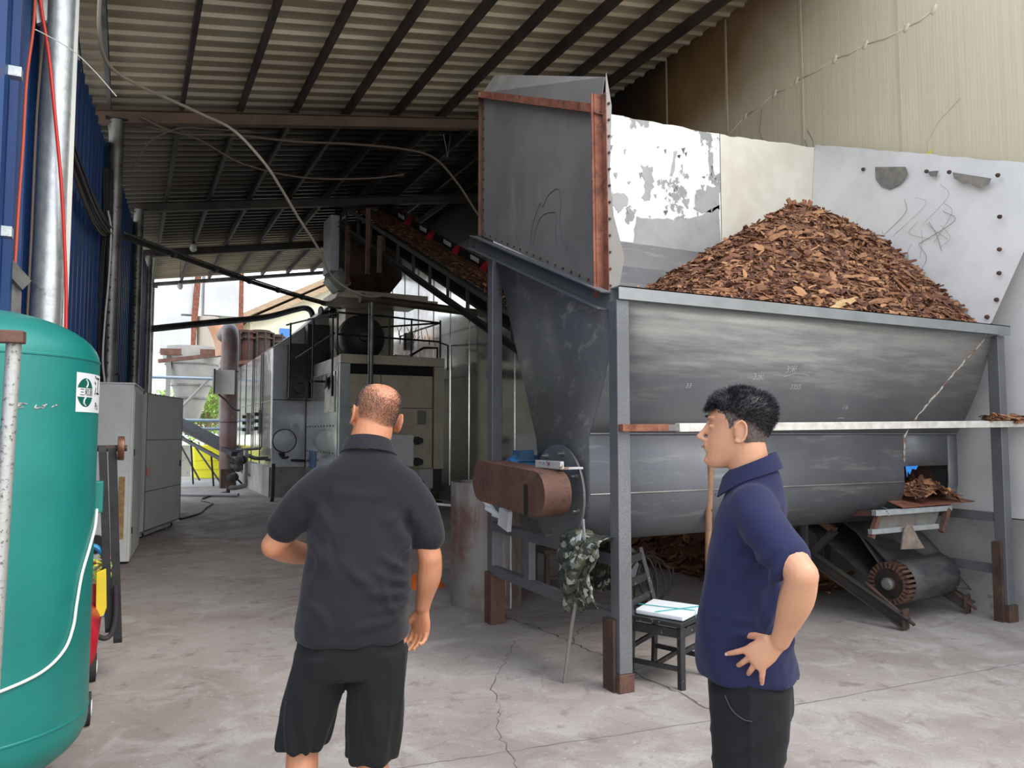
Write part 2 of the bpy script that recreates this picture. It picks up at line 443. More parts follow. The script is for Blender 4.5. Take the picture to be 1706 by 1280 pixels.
# --- cross beams
for i, (y, lab) in enumerate([(11.0, 'long steel cross beam nearest the front, with cables tied under it'), (15.5, 'second cross beam from the front, dark with soot'),
                               (19.6, 'third cross beam, the one just in front of the brighter last roof bay'), (24.0, 'far cross beam at the open rear edge of the roof')]):
    x0 = (-.75, -.1, .1, .2)[i]
    h = .17 if i < 3 else .1
    zz = lambda x: roof_z(x) - .194 - h / 2
    mb = MB(); up = V(-.165, 0, 1)
    a, c = V(x0, y, zz(x0)), V(7.0, y, zz(7.0))
    mb.channel(a, c, .07, h, .008, up=up, side=(0, -1, 0))
    mb.channel(a + V(0, .001, 0), c + V(0, .001, 0), .05, h, .008, up=up, side=(0, 1, 0))
    bm_ = M['galv_old'] if i == 3 else (mat('brown beam paint', (.20, .13, .085), .6, .2, mix=(.12, .08, .055), mscale=2) if i == 0 else pm)
    solo('roof_beam', mb, bm_, lab, 'beam')
# --- left blue corrugated wall (line x = -.80+.08*(y-6))
def wx(y): return -.80 + (.078 if y > 6 else .22) * (y - 6)
def corr_wall(y0, y1, z0, z1, per=.29, topstep=True):
    mb = MB(); y = y0; prof = []
    while y < y1:
        prof += [(y, 0), (y + .14, 0), (y + .17, .045), (y + .23, .045), (y + .26, 0)]; y += per
    prof.append((y, 0)); n = len(prof)
    vs = [V(wx(yy) + dx, yy, z) for z in (z0, z1) for yy, dx in prof]
    mb.add(vs, [(i, i + 1, n + i + 1, n + i) for i in range(n - 1)]); return mb
w = obj('wall_left', corr_wall(2.2, 10.9, 0, 5.35), M['blue_sheet'], solid=.003, smooth=0); w['kind'] = 'structure'
w = obj('wall_left_rear', corr_wall(11.25, 19.6, 0, 5.45), M['blue_sheet'], solid=.003, smooth=0); w['kind'] = 'structure'
for z, x1, lab in ((3.965, -.70, 'upper pale steel stub at the left edge beside the big round column'), (2.885, -.715, 'lower pale steel stub at the left edge beside the big round column')):
    solo('wall_girt', MB().box(-.79, x1, 5.9, 5.98, z - .035, z + .035), M['galv'], lab, 'girt', bev=.004)
# --- right wall: cream insulated panels
def wall_right_material():
    m = bpy.data.materials.new('cream insulated panel'); m.use_nodes = True
    t, N, L, b = noise_nodes(m)
    tcn = N.new('ShaderNodeTexCoord'); co = tcn.outputs['Object']
    s = N.new('ShaderNodeSeparateXYZ'); L.new(co, s.inputs[0])
    n = N.new('ShaderNodeTexNoise'); n.inputs['Scale'].default_value = 1.1; n.inputs['Detail'].default_value = 6; L.new(co, n.inputs['Vector'])
    mp = N.new('ShaderNodeMapping'); mp.inputs['Scale'].default_value = (1, 14, .5); L.new(co, mp.inputs[0])
    n2 = N.new('ShaderNodeTexNoise'); n2.inputs['Scale'].default_value = 1.5; n2.inputs['Detail'].default_value = 5; L.new(mp.outputs[0], n2.inputs['Vector'])
    r = N.new('ShaderNodeValToRGB'); L.new(n2.outputs['Fac'], r.inputs[0])
    r.color_ramp.elements[0].position = .3; r.color_ramp.elements[0].color = (.55, .48, .335, 1)
    r.color_ramp.elements[1].position = .75; r.color_ramp.elements[1].color = (.61, .55, .40, 1)
    def mr(v, a, c, lo=0., hi=1.):
        q = N.new('ShaderNodeMapRange'); q.interpolation_type = 'SMOOTHSTEP'
        for k, z in (('From Min', a), ('From Max', c), ('To Min', lo), ('To Max', hi)): q.inputs[k].default_value = z
        L.new(v, q.inputs[0]); return q.outputs[0]
    def mt(op, a, c):
        q = N.new('ShaderNodeMath'); q.operation = op
        for i, z in enumerate((a, c)):
            if isinstance(z, (int, float)): q.inputs[i].default_value = z
            else: L.new(z, q.inputs[i])
        return q.outputs[0]
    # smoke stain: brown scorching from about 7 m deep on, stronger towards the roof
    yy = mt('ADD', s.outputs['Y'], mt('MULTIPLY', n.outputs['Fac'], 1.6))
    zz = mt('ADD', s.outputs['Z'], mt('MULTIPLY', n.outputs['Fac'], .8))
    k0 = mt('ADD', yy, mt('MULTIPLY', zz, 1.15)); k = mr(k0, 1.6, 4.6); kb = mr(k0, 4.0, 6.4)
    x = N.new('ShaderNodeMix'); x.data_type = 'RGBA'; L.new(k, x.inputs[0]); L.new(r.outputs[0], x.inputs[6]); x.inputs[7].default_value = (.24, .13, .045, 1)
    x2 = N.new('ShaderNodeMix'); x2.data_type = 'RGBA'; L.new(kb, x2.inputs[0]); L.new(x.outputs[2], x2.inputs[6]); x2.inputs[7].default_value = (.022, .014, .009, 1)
    L.new(x2.outputs[2], b.inputs['Base Color']); b.inputs['Roughness'].default_value = .5
    w_ = N.new('ShaderNodeTexWave'); w_.bands_direction = 'Y'; w_.inputs['Scale'].default_value = 9; L.new(co, w_.inputs['Vector'])
    bp = N.new('ShaderNodeBump'); bp.inputs['Strength'].default_value = .05; bp.inputs['Distance'].default_value = .01; L.new(w_.outputs['Fac'], bp.inputs['Height']); L.new(bp.outputs[0], b.inputs['Normal'])
    return m
XW = 6.99
mb = MB(); y = 8.89 - 1.262 * 7
while y < 25:
    y1 = min(y + 1.262, 25.2)
    if y1 > y + .05: mb.box(XW, XW + .06, y + .006, y1 - .006, 0, 7.25); mb.box(XW + .008, XW + .055, y - .006, y + .006, 0, 7.25)
    y += 1.262
WR = wall_right_material()
w = obj('wall_right', mb, WR, smooth=0)
w['kind'] = 'structure'; print('WR origin', w.location)
seam_m = mat('cream seam strip', (.50, .44, .31), .5)
y = 8.89 - 1.262 * 6
while y < 9.5:
    obj('seam_strip', MB().box(XW - .006, XW, y - .016, y + .016, .33, 7.1), seam_m, w); y += 1.262
DN = mat('cream dented panel', (.58, .52, .38), .45)
dents = [(8.1, 5.60), (7.85, 5.45), (7.3, 5.64), (6.79, 5.74), (6.45, 5.75), (5.89, 5.77), (5.49, 5.75), (5.0, 5.70), (4.7, 5.74)]
for i, (dy, dz) in enumerate(dents):
    obj('dent', MB().ell((XW, dy, dz), (.012, .03, .05), Rm('X', 30), 12, 8), DN, w, smooth=180)
    if i and i != 1: obj('fold_ridge', MB().tube([(XW, dents[i - 1][0], dents[i - 1][1]), (XW - .001, (dy + dents[i - 1][0]) / 2, (dz + dents[i - 1][1]) / 2 - .02), (XW, dy, dz)], [.004, .012, .004], 8), DN, w, smooth=180)
for pts in ([(6.35, 5.0), (6.25, 4.8), (6.32, 4.65)], [(6.3, 5.1), (6.22, 4.95), (6.2, 4.7)], [(4.81, 4.45), (4.7, 4.6), (4.47, 4.75)], [(4.81, 4.45), (4.82, 4.3)], [(7.0, 5.62), (7.05, 5.35), (7.0, 5.2)]):
    obj('scratch_mark', MB().tube([(XW - .001, a, c) for a, c in pts], .005, 5), seam_m if pts[0][0] < 5 else M['galv_old'], w)
solo('yellow_rag', MB().prism([(XW - .02, 4.82, 4.32), (XW - .02, 4.77, 4.34), (XW - .02, 4.76, 4.16), (XW - .02, 4.80, 4.12)], (-.01, 0, 0)), M['yellow'], 'scrap of yellow rag hanging on the cream wall above the pale grey board', 'rag')
# silver insulated cladding on the rear part
mb = MB(); y = 11.4
while y < 24:
    mb.box(XW - .10, XW - .06, y + .004, y + 1.146, .35, 6.05); mb.box(XW - .115, XW - .10, y - .006, y + .006, .35, 6.05); y += 1.15
solo('silver_cladding', mb, M['silver'], 'tall bright reflective metal cladding along the right wall behind the grey hopper', 'cladding', smooth=0)
solo('cement_kerb', MB().box(6.80, XW - .002, 9.0, 24, 0, .33), M['concrete_wall'], 'low grey cement plinth along the foot of the right wall', 'plinth')

solo('cement_dado', MB().box(6.90, XW - .008, 1.0, 8.98, 0, .82), M['concrete_wall'], 'stained grey cement lower wall on the right behind the conveyor tail', 'wall')
solo('grey_lining_sheet', MB().box(6.93, XW - .008, 1.2, 6.2, .83, 3.3), M['grey_board'], 'pale grey sheet lining low on the right wall behind the right hopper post', 'sheet')
# ============================================================= FEED HOPPER
HX0, HX1 = 2.76, 6.60
hop = thing('feed_hopper', 'large grey steel trough hopper on four posts, full of wood chips', 'hopper', (4.7, 4.9, 0))
SD = M['steel_dark']
# cross-section (y, z) of the trough shell, front rim -> belly -> back rim
FRT = [(4.02, 2.44), (4.047, 2.32), (4.085, 2.19), (4.13, 2.06), (4.185, 1.92), (4.245, 1.79), (4.31, 1.67), (4.38, 1.56)]
def fy(z):
    for (y0, z0), (y1, z1) in zip(FRT, FRT[1:]):
        if z >= z1: return y0 + (y1 - y0) * (z0 - z) / (z0 - z1)
    return 4.38
sec = [FRT[0], (4.38, 1.56), (4.38, 1.15)]
for k in range(1, 12):
    a = math.pi * k / 12; sec.append((4.72 - .34 * math.cos(a), 1.15 - .34 * math.sin(a)))
sec += [(5.06, 1.15), (5.12, 1.52), (5.86, 3.12)]
def shell(x0, x1, seq):
    mb = MB(); n = len(seq)
    mb.add([V(x, y, z) for x in (x0, x1) for y, z in seq], [(i, i + 1, n + i + 1, n + i) for i in range(n - 1)]); return mb
# front plate and belly with an outlet opening cut at the right end
OX0, OX1 = 5.89, 6.47
trough = MB()
def add_shell(x0, x1, seq):
    n = len(seq)
    trough.add([V(x, y, z) for x in (x0, x1) for y, z in seq], [(i, i + 1, n + i + 1, n + i) for i in range(n - 1)])
iop = 7                                # opening spans z 1.29 .. the lower quarter of the belly
add_shell(HX0, OX0, sec[1:]); add_shell(OX1, HX1, sec[1:])
add_shell(OX0, OX1, [sec[1], (4.38, 1.29)]); add_shell(OX0, OX1, sec[iop:])
# end plates
def endplate(x):
    ys = FRT + sec[2:]; n = len(ys)
    trough.add([V(x, y, z) for y, z in ys], [tuple(range(n))])
endplate(HX0 + .001); endplate(HX1 - .001)
o = obj('trough', trough, M['hopper'], hop, solid=.008, smooth=18)
fpl = shell(HX0, HX1, FRT)
FP = mat('streaky grey plate', (.15, .152, .158), .42, .3, mix=(.19, .19, .195), mscale=1.6, mlo=.35, mhi=.7, spot=(.55, .55, .53), sscale=26, slo=.70, shi=.71, rvar=.06, bump=.04, bscale=30)
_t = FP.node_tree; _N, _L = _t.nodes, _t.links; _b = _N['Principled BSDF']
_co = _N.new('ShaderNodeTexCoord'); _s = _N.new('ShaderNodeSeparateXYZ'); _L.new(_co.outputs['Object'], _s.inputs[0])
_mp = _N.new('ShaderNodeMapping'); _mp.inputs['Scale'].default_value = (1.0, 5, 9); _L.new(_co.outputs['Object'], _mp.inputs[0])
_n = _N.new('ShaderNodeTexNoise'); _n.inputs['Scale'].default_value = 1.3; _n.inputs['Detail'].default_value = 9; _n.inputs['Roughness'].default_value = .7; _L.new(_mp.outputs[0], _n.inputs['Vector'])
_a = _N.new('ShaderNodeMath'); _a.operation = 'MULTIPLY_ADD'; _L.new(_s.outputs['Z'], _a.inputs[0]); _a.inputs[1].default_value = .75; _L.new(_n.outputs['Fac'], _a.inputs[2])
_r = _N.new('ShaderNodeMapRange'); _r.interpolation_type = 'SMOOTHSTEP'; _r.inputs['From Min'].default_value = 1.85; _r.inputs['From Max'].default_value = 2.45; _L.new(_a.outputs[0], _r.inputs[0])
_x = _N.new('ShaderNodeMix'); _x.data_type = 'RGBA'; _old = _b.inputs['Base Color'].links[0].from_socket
_L.new(_r.outputs[0], _x.inputs[0]); _L.new(_old, _x.inputs[6]); _x.inputs[7].default_value = (.47, .45, .41, 1); _L.new(_x.outputs[2], _b.inputs['Base Color'])  # base colour turns paler towards the plate top, broken up by streaky noise
obj('front_plate', fpl, FP, hop, 'sloping front plate turning paler in streaks towards its top', solid=.008, smooth=18)
# pressed crease line along the knee, weld line over the belly
obj('seam_bead', MB().tube([(HX0, 4.374, 1.565), (HX1, 4.374, 1.565)], .007, 6), M['steel_dark'], hop)
obj('seam_bead', MB().tube([(HX0, 4.374, 1.16), (OX0 - .02, 4.374, 1.16)], .006, 6), M['galv_old'], hop)
# rusty diagonal weld over the right corner
wpts = [(6.545, 4.022, 2.41), (6.28, 4.134, 2.15), (6.10, 4.225, 1.93), (5.965, 4.30, 1.74), (5.92, 4.365, 1.57), (5.89, 4.372, 1.33)]
wl = []
rnd = random.Random(5)
for q in spline(wpts, 10): wl.append(V(q.x, fy(q.z), q.z) + V(rnd.uniform(-.006, .006), -.004, rnd.uniform(-.004, .004)))
obj('weld_seam', MB().tube(wl, [rnd.uniform(.004, .013) for _ in wl], 6), mat('pale weld scar', (.42, .38, .33), .6, .3, mix=(.22, .12, .07), mscale=14, mlo=.45, mhi=.55), hop, 'long pale and rusty diagonal weld scar')
# rim along the front
obj('front_rim', MB().box(2.70, 6.70, 3.93, 4.03, 2.475, 2.482).box(2.70, 6.70, 3.93, 3.938, 2.40, 2.482).box(2.70, 6.70, 4.02, 4.03, 2.39, 2.476), mat('light rim steel', (.30, .31, .31), .45, .5, mix=(.24, .25, .25), mscale=3, spot=(.5, .5, .48), sscale=20, slo=.68, shi=.72), hop, 'pale angle rim along the front edge')
# slanted channel on the left end plate
nrm = V(0, -.83, 2.01).normalized() if False else V(0, -.37, .93)
p0, p1 = V(2.70, 4.03, 2.40), V(2.70, 6.10, 3.24)
dd = (p1 - p0).normalized(); upn = V(1, 0, 0).cross(dd) * (1 if V(1, 0, 0).cross(dd).z > 0 else -1)
obj('end_channel', MB().channel(p0, p1, .085, .115, .008, up=upn, side=(-1, 0, 0)), SD, hop)
# posts with rusty feet
def post(x, y, top, foot, w=.095):
    mb = MB().box(x - w / 2, x + w / 2, y - w / 2, y + w / 2, foot, top)
    p = obj('post', mb, SD, hop, bev=.006)
    return p
pf = post(2.745, 4.0, 2.40, .11)
obj('post_foot', MB().box(2.69, 2.80, 3.945, 4.055, 0, .11), M['rust_brown'], pf, bev=.004)
sleeve = obj('post_sleeve', MB().box(2.672, 2.70, 3.985, 4.10, .0, .43), M['rust_dark'], pf)
pb = post(2.77, 5.88, 3.10, .42)
obj('post_foot', MB().box(2.705, 2.835, 5.815, 5.945, 0, .42), M['rust_brown'], pb, bev=.004)
pr = post(6.635, 4.02, 2.40, .14)
obj('post_foot', MB().box(6.575, 6.70, 3.96, 4.085, 0, .14), M['rust_dark'], pr, bev=.004)
obj('post_sleeve', MB().box(6.55, 6.585, 4.0, 4.075, 0, .66), M['rust_dark'], pr)
pq = post(6.60, 5.88, 3.05, .0)
# side ladder frame between the two left posts
obj('lower_rail', MB().bar((2.75, 4.04, .42), (2.75, 5.84, .44), .06, .075), SD, hop, bev=.005)
obj('upper_rail', MB().bar((2.75, 4.04, .78), (2.75, 5.84, .80), .06, .075), SD, hop, bev=.005)
obj('upright', MB().bar((2.75, 5.22, .46), (2.75, 5.22, .76), .06, .09, up=(0, 1, 0)), SD, hop, bev=.004)
obj('upright', MB().bar((2.75, 4.62, .46), (2.75, 4.62, .74), .06, .08, up=(0, 1, 0)), SD, hop, bev=.004)
obj('right_rail', MB().bar((6.63, 4.06, .42), (6.63, 5.84, .42), .06, .075), SD, hop)
obj('right_rail', MB().bar((6.63, 4.06, .86), (6.63, 5.84, .86), .06, .075), SD, hop)
# long rail over the front: rusty stub then pale timber
obj('rail_stub', MB().bar((2.70, 3.925, 1.60), (3.05, 3.925, 1.602), .05, .045), M['rust'], hop, 'rusty square tube end', bev=.003)
obj('rail_stub', MB().bar((3.05, 3.925, 1.602), (3.14, 3.925, 1.603), .045, .04), M['galv_old'], hop)
obj('front_rail', MB().bar((3.13, 3.92, 1.603), (7.6, 3.92, 1.66), .05, .055), M['wood_pale'], hop, 'pale splintered timber rail', bev=.004)
# auger inside the outlet
ag = MB().cyl((5.2, 4.72, 1.13), (6.58, 4.72, 1.13), .055, 14)
for i in range(90):
    a = i * .35; x = 5.3 + i * .0138
    c_, s_ = math.cos(a), math.sin(a); c2, s2 = math.cos(a + .35), math.sin(a + .35); x2 = x + .0138
    ag.add([V(x, 4.72 + .05 * c_, 1.13 + .05 * s_), V(x, 4.72 + .26 * c_, 1.13 + .26 * s_), V(x2, 4.72 + .26 * c2, 1.13 + .26 * s2), V(x2, 4.72 + .05 * c2, 1.13 + .05 * s2)], [(0, 1, 2, 3)])
obj('auger', ag, M['rust_dark'], hop)
obj('torn_plastic', MB().prism([(5.90, 4.372, 1.29), (6.06, 4.372, 1.292), (6.03, 4.372, 1.26), (5.98, 4.372, 1.268), (5.95, 4.372, 1.22), (5.925, 4.372, 1.25), (5.915, 4.372, 1.20)], (0, -.004, 0)), mat('blue plastic scrap', (.03, .25, .75), .5), hop)
# drive flange on the left end
fl_ = obj('drive_flange', MB().lathe([(.02, 0), (.345, 0), (.35, .006), (.35, .02), (.02, .022)], (2.715, 4.70, 1.14), (-1, 0, 0), 48), SD, hop)
for k in range(8):
    a = k * math.pi / 4 + .3; c = V(2.70, 4.70 + .30 * math.cos(a), 1.14 + .30 * math.sin(a))
    obj('bolt', MB().lathe([(.016, 0), (.016, .02), (.008, .021), (.008, .05), (.002, .051)], c, (-1, 0, 0), 8), M['galv_old'], fl_)
obj('bearing', MB().lathe([(.10, 0), (.10, .05), (.05, .07), (.05, .12)], (2.70, 4.70, 1.14), (-1, 0, 0), 24), M['rust_dark'], hop)
# belt guard : stadium shaped brown box
def stadium(y0, z0, r0, y1, z1, r1, x):
    pts = []
    d = math.atan2(z1 - z0, y1 - y0)
    for k in range(13): a = d + math.pi / 2 + math.pi * k / 12; pts.append((x, y0 + r0 * math.cos(a), z0 + r0 * math.sin(a)))
    for k in range(13): a = d - math.pi / 2 + math.pi * k / 12; pts.append((x, y1 + r1 * math.cos(a), z1 + r1 * math.sin(a)))
    return pts
gd = obj('belt_guard', MB().prism(stadium(4.42, 1.175, .150, 5.26, 1.215, .150, 2.36), (.20, 0, 0)), M['rust_brown'], hop, 'brown rusted belt guard', bev=.004)
obj('guard_slot', MB().box(2.352, 2.362, 4.50, 4.545, 1.03, 1.23), mat('slot shadow black', (.008, .007, .006), .9), gd)
obj('guard_bracket', MB().box(2.50, 2.53, 4.32, 4.66, 1.335, 1.385).box(2.53, 2.70, 4.36, 4.42, 1.33, 1.345), mat('bare bracket steel', (.62, .62, .60), .45, .4, spot=(.3, .14, .08), sscale=20, slo=.55, shi=.6), hop, 'bare steel strap', bev=.003)
# motor behind the guard
mt_ = MB().lathe([(.03, 0), (.105, .01), (.115, .03), (.115, .30), (.09, .33), (.03, .34)], (2.58, 5.26, 1.27), (1, 0, 0), 24)
for k in range(16):
    a = 2 * math.pi * k / 16; c, s_ = math.cos(a), math.sin(a)
    mt_.bar((2.63, 5.26 + .12 * c, 1.27 + .12 * s_), (2.86, 5.26 + .12 * c, 1.27 + .12 * s_), .006, .02, up=(0, c, s_))
obj('drive_motor', mt_.box(2.66, 2.78, 5.20, 5.32, 1.37, 1.44), M['blue_paint'], hop)
# raised board at the left end, leaning with the slanted channel
BX = 2.745
e0, e1 = V(BX, 4.18, 2.50), V(BX, 6.08, 3.30)
board = MB().prism([e0, e1, V(BX, 6.09, 4.60), V(BX, 4.19, 3.73)], (.004, 0, 0))
obj('end_board', board, M['hopper_board'], hop, 'tall grey sheet board raised over the left end')
# bent top flap: leans in slightly above the rusty rail
flap = MB().prism([V(BX, 4.19, 3.735), V(BX, 6.09, 4.60), V(BX + .10, 6.05, 4.77), V(BX + .02, 4.17, 3.93)], (.004, 0, 0))
obj('top_flap', flap, M['hopper_board'], hop)
ra = MB().angle((2.738, 4.15, 3.66), (2.738, 6.16, 4.58), .06, .006, (0, -.40, .92), (-1, 0, 0))
obj('top_angle', ra, M['rust'], hop, 'rusty angle iron along the board top')
ra2 = MB().angle((2.738, 4.155, 2.44), (2.738, 4.175, 3.80), .075, .007, (0, 1, 0), (-1, 0, 0)).angle((2.742, 4.155, 2.44), (2.742, 4.175, 3.80), .06, .006, (0, -1, 0), (-1, 0, 0))
obj('corner_angle', ra2, M['rust'], hop, 'rusty upright angle iron')
obj('edge_angle', MB().angle((2.738, 6.10, 3.3), (2.738, 6.10, 4.60), .03, .005, (0, -1, 0), (-1, 0, 0)), M['rust_brown'], hop)
# narrow front-facing strip with a kinked free edge
st = [(2.75, 3.94), (2.79, 3.72), (2.77, 3.25), (2.80, 2.98), (2.88, 2.72), (2.82, 2.44), (2.745, 2.44), (2.745, 3.9)]
obj('front_strip', MB().prism([(x, 4.125, z) for x, z in st], (0, .004, 0)), M['hopper_board'], hop)
def rivet(q, d, par): obj('rivet', MB().lathe([(.009, 0), (.009, .007), (.003, .01)], q, d, 8), M['rust_dark'], par)
for k in range(12): rivet(V(2.765, 4.122, 2.52 + k * .11), (0, -1, 0), hop)
for k in range(17): rivet(e0.lerp(e1, (k + .5) / 17) + V(-.001, 0, .03), (-1, 0, 0), hop)
for k in range(14): rivet(V(BX, 6.06, 3.3 + 1.28 * (k + .5) / 14), (-1, 0, 0), hop)
# scratched outline on the end board
sc_ = mat('chalk scratch', (.34, .34, .335), .8)
def scratch(pts, x, r=.0022, parent=hop, m=None, name='scratch_mark'):
    obj(name, MB().tube(spline(pts, 6), r, 5), m or sc_, parent)
dk = mat('dark crease line', (.07, .07, .075), .6)
def ob(py, pz): return (BX - .002, py, pz)
scratch([ob(5.18, 3.00), ob(5.15, 3.16), ob(5.03, 3.30), ob(4.98, 3.27), ob(4.90, 3.33), ob(4.76, 3.34), ob(4.71, 3.26), ob(4.73, 3.10), ob(4.70, 2.98), ob(4.62, 2.86)], 0, .003, m=dk)
scratch([ob(5.13, 3.00), ob(5.10, 3.11), ob(5.0, 3.2), ob(4.85, 3.19), ob(4.78, 3.15), ob(4.79, 3.0), ob(4.76, 2.93)], 0, .0025, m=dk)
# boards standing behind and beside the trough
def wavy(pts, vec, m, label, seed):
    """sheet with a slightly ragged top edge; pts = bottom-left, bottom-right, top-right, top-left"""
    rnd = random.Random(seed); bl, br, tr, tl = [V(p) for p in pts]; n = 22
    top = [tl.lerp(tr, i / n) + V(0, 0, rnd.uniform(-.008, .008)) for i in range(n + 1)]
    mb = MB().prism([bl, br] + top[::-1], vec)
    return obj('side_board', mb, m, hop, label)
wavy([(2.80, 6.08, 3.28), (5.46, 6.08, 3.34), (5.46, 6.08, 4.70), (2.80, 6.08, 4.62)], (0, .006, 0), M['white_enamel'], 'white enamelled sheet with peeling grey patches', 1)
wavy([(5.475, 6.085, 3.0), (6.85, 6.085, 3.0), (6.85, 6.085, 4.80), (5.475, 6.085, 4.70)], (0, .006, 0), M['cream_board'], 'plain cream sheet', 2)
obj('back_slope', MB().prism([(2.78, 5.84, 3.08), (6.80, 5.84, 3.08), (6.80, 6.10, 3.45), (2.78, 6.10, 3.45)], (0, .006, 0)), M['hopper'], hop)
bd = wavy([(6.66, 4.10, 2.46), (6.68, 6.08, 3.1), (6.86, 6.08, 4.83), (6.86, 3.55, 3.78)], (.006, 0, 0), M['grey_board'], 'pale grey sheet leaning out on the right', 3)
# rough holes in the right board, as dented steel patches
hp = mat('bare grey patch', (.17, .165, .155), .6, .2, mix=(.28, .25, .20), mscale=7)
def rb(y, z): return V(6.66 + (z - 2.46) * .085 - .003 - (.0), y, z)
for poly in ([(5.28, 4.31), (4.93, 4.20), (4.90, 4.12), (4.98, 4.04), (5.10, 4.02), (5.20, 4.08), (5.27, 4.18)], [(4.70, 4.08), (4.58, 4.05), (4.60, 3.99), (4.66, 4.02)],
             [(4.44, 3.99), (4.08, 3.82), (4.10, 3.77), (4.18, 3.76), (4.28, 3.83), (4.34, 3.85), (4.43, 3.93)]):
    obj('bare_patch', MB().prism([rb(*p) for p in poly], (-.002, 0, 0)), hp, bd)
for (y, z) in [(5.42, 4.33), (4.70, 4.08), (4.47, 4.0), (4.02, 3.83), (4.0, 3.45), (4.0, 3.16), (4.0, 2.95), (4.02, 2.72), (4.1, 2.58)]:
    c = rb(y, z); obj('bolt', MB().lathe([(.02, 0), (.016, .02), (.004, .024)], c, (-1, 0, 0), 8), M['rust_dark'], bd)
for i in range(18):
    rnd2 = random.Random(40 + i); y, z = rnd2.uniform(4.5, 5.2), rnd2.uniform(3.2, 3.95)
    q = [rb(y, z), rb(y + rnd2.uniform(-.12, .12), z - rnd2.uniform(.08, .16)), rb(y + rnd2.uniform(-.25, .25), z - rnd2.uniform(.2, .4))]
    scratch([p - V(.0, 0, 0) for p in q], 0, rnd2.uniform(.0012, .003), bd, mat('scratch', (.25, .22, .2), .8))

# peeled grey areas and loose flakes on the white board
def jag(poly, seed, amp=.02, n=5):
    rnd = random.Random(seed); out = []
    for i, p in enumerate(poly):
        q = poly[(i + 1) % len(poly)]
        for k in range(n):
            t = k / n; out.append((p[0] * (1 - t) + q[0] * t + rnd.uniform(-amp, amp), p[1] * (1 - t) + q[1] * t + rnd.uniform(-amp, amp)))
    return out
gp = mat('bare zinc under peeled paint', (.40, .41, .41), .5, .3, mix=(.33, .34, .34), mscale=4)
for i, (poly, amp) in enumerate([([(4.38, 3.68), (4.7, 3.70), (5.05, 3.74), (5.44, 3.93), (5.44, 3.42), (4.36, 3.36)], .018), ([(4.46, 4.20), (4.58, 4.22), (4.60, 4.05), (4.56, 3.88), (4.46, 3.86), (4.49, 4.0)], .02),
    ([(4.10, 3.88), (4.26, 3.90), (4.30, 3.80), (4.18, 3.70), (4.10, 3.76)], .014), ([(5.15, 4.05), (5.42, 4.15), (5.44, 3.92), (5.2, 3.80), (5.10, 3.9)], .03), ([(4.86, 4.42), (4.90, 4.42), (4.84, 4.16), (4.80, 4.16)], .012),
    ([(5.30, 4.50), (5.36, 4.48), (5.38, 4.25), (5.33, 4.22)], .014), ([(4.95, 3.93), (5.05, 3.95), (5.02, 3.84)], .01)]):
    P2 = jag(poly, i, amp)
    obj('peeled_patch', MB().prism([(x, 6.078, z) for x, z in P2], (0, -.002, 0)), gp, hop, smooth=0)
for k in range(34):
    r3 = random.Random(900 + k); x, z = r3.uniform(4.0, 5.4), r3.uniform(3.7, 4.5)
    obj('paint_flake', MB().prism([(a, 6.077, c) for a, c in jag([(x, z), (x + r3.uniform(.01, .05), z + .01), (x + .02, z - r3.uniform(.01, .06))], k, .006, 3)], (0, -.003, 0)), gp if k % 2 else M['galv_old'], hop, smooth=0)
# chalk figures on the front plate
def fp(x, s): return lambda u, v: V(x + u, fy(2.44 - .88 * s + .924 * v) - .0055, 2.44 - .88 * s + .924 * v)
for txt, sz, x, s_ in (('3米', .075, 4.06, .53), ('3米', .075, 4.36, .46), ('3355', .055, 4.45, .60), ('33', .05, 3.45, .62), ('1/6', .055, 5.05, .76), ('一', .08, 5.05, .86)):
    obj('chalk_figure', text_mb(txt, sz, fp(x, s_)), sc_, hop, smooth=0)
obj('chalk_line', MB().tube(spline([fp(4.3, .52)(0, 0), fp(4.42, .49)(0, 0), fp(4.55, .5)(0, 0)], 5), .002, 5), sc_, hop)
# ============================================================= WOOD CHIPS
def bark_material(name, a, bcol, c):
    m = bpy.data.materials.new(name); m.use_nodes = True
    t, N, L, b = noise_nodes(m)
    at = N.new('ShaderNodeAttribute'); at.attribute_name = 'tone'; at.attribute_type = 'GEOMETRY'
    r = N.new('ShaderNodeValToRGB'); L.new(at.outputs['Fac'], r.inputs[0])
    r.color_ramp.elements[0].position = 0; r.color_ramp.elements[0].color = (*a, 1)
    r.color_ramp.elements[1].position = 1; r.color_ramp.elements[1].color = (*c, 1)
    e = r.color_ramp.elements.new(.5); e.color = (*bcol, 1)
    co = N.new('ShaderNodeTexCoord').outputs['Object']
    n = N.new('ShaderNodeTexNoise'); n.inputs['Scale'].default_value = 45; n.inputs['Detail'].default_value = 4; L.new(co, n.inputs['Vector'])
    x = N.new('ShaderNodeMix'); x.data_type = 'RGBA'; x.blend_type = 'MULTIPLY'; x.inputs[0].default_value = .8
    q = N.new('ShaderNodeMapRange'); q.inputs['To Min'].default_value = .45; q.inputs['To Max'].default_value = 1.35; L.new(n.outputs['Fac'], q.inputs[0])
    L.new(r.outputs[0], x.inputs[6]); L.new(q.outputs[0], x.inputs[7]); L.new(x.outputs[2], b.inputs['Base Color'])
    b.inputs['Roughness'].default_value = .8
    bp = N.new('ShaderNodeBump'); bp.inputs['Strength'].default_value = .6; bp.inputs['Distance'].default_value = .004; L.new(n.outputs['Fac'], bp.inputs['Height']); L.new(bp.outputs[0], b.inputs['Normal'])
    return m
BARK = bark_material('shredded bark', (.050, .017, .010), (.165, .062, .030), (.44, .22, .10))
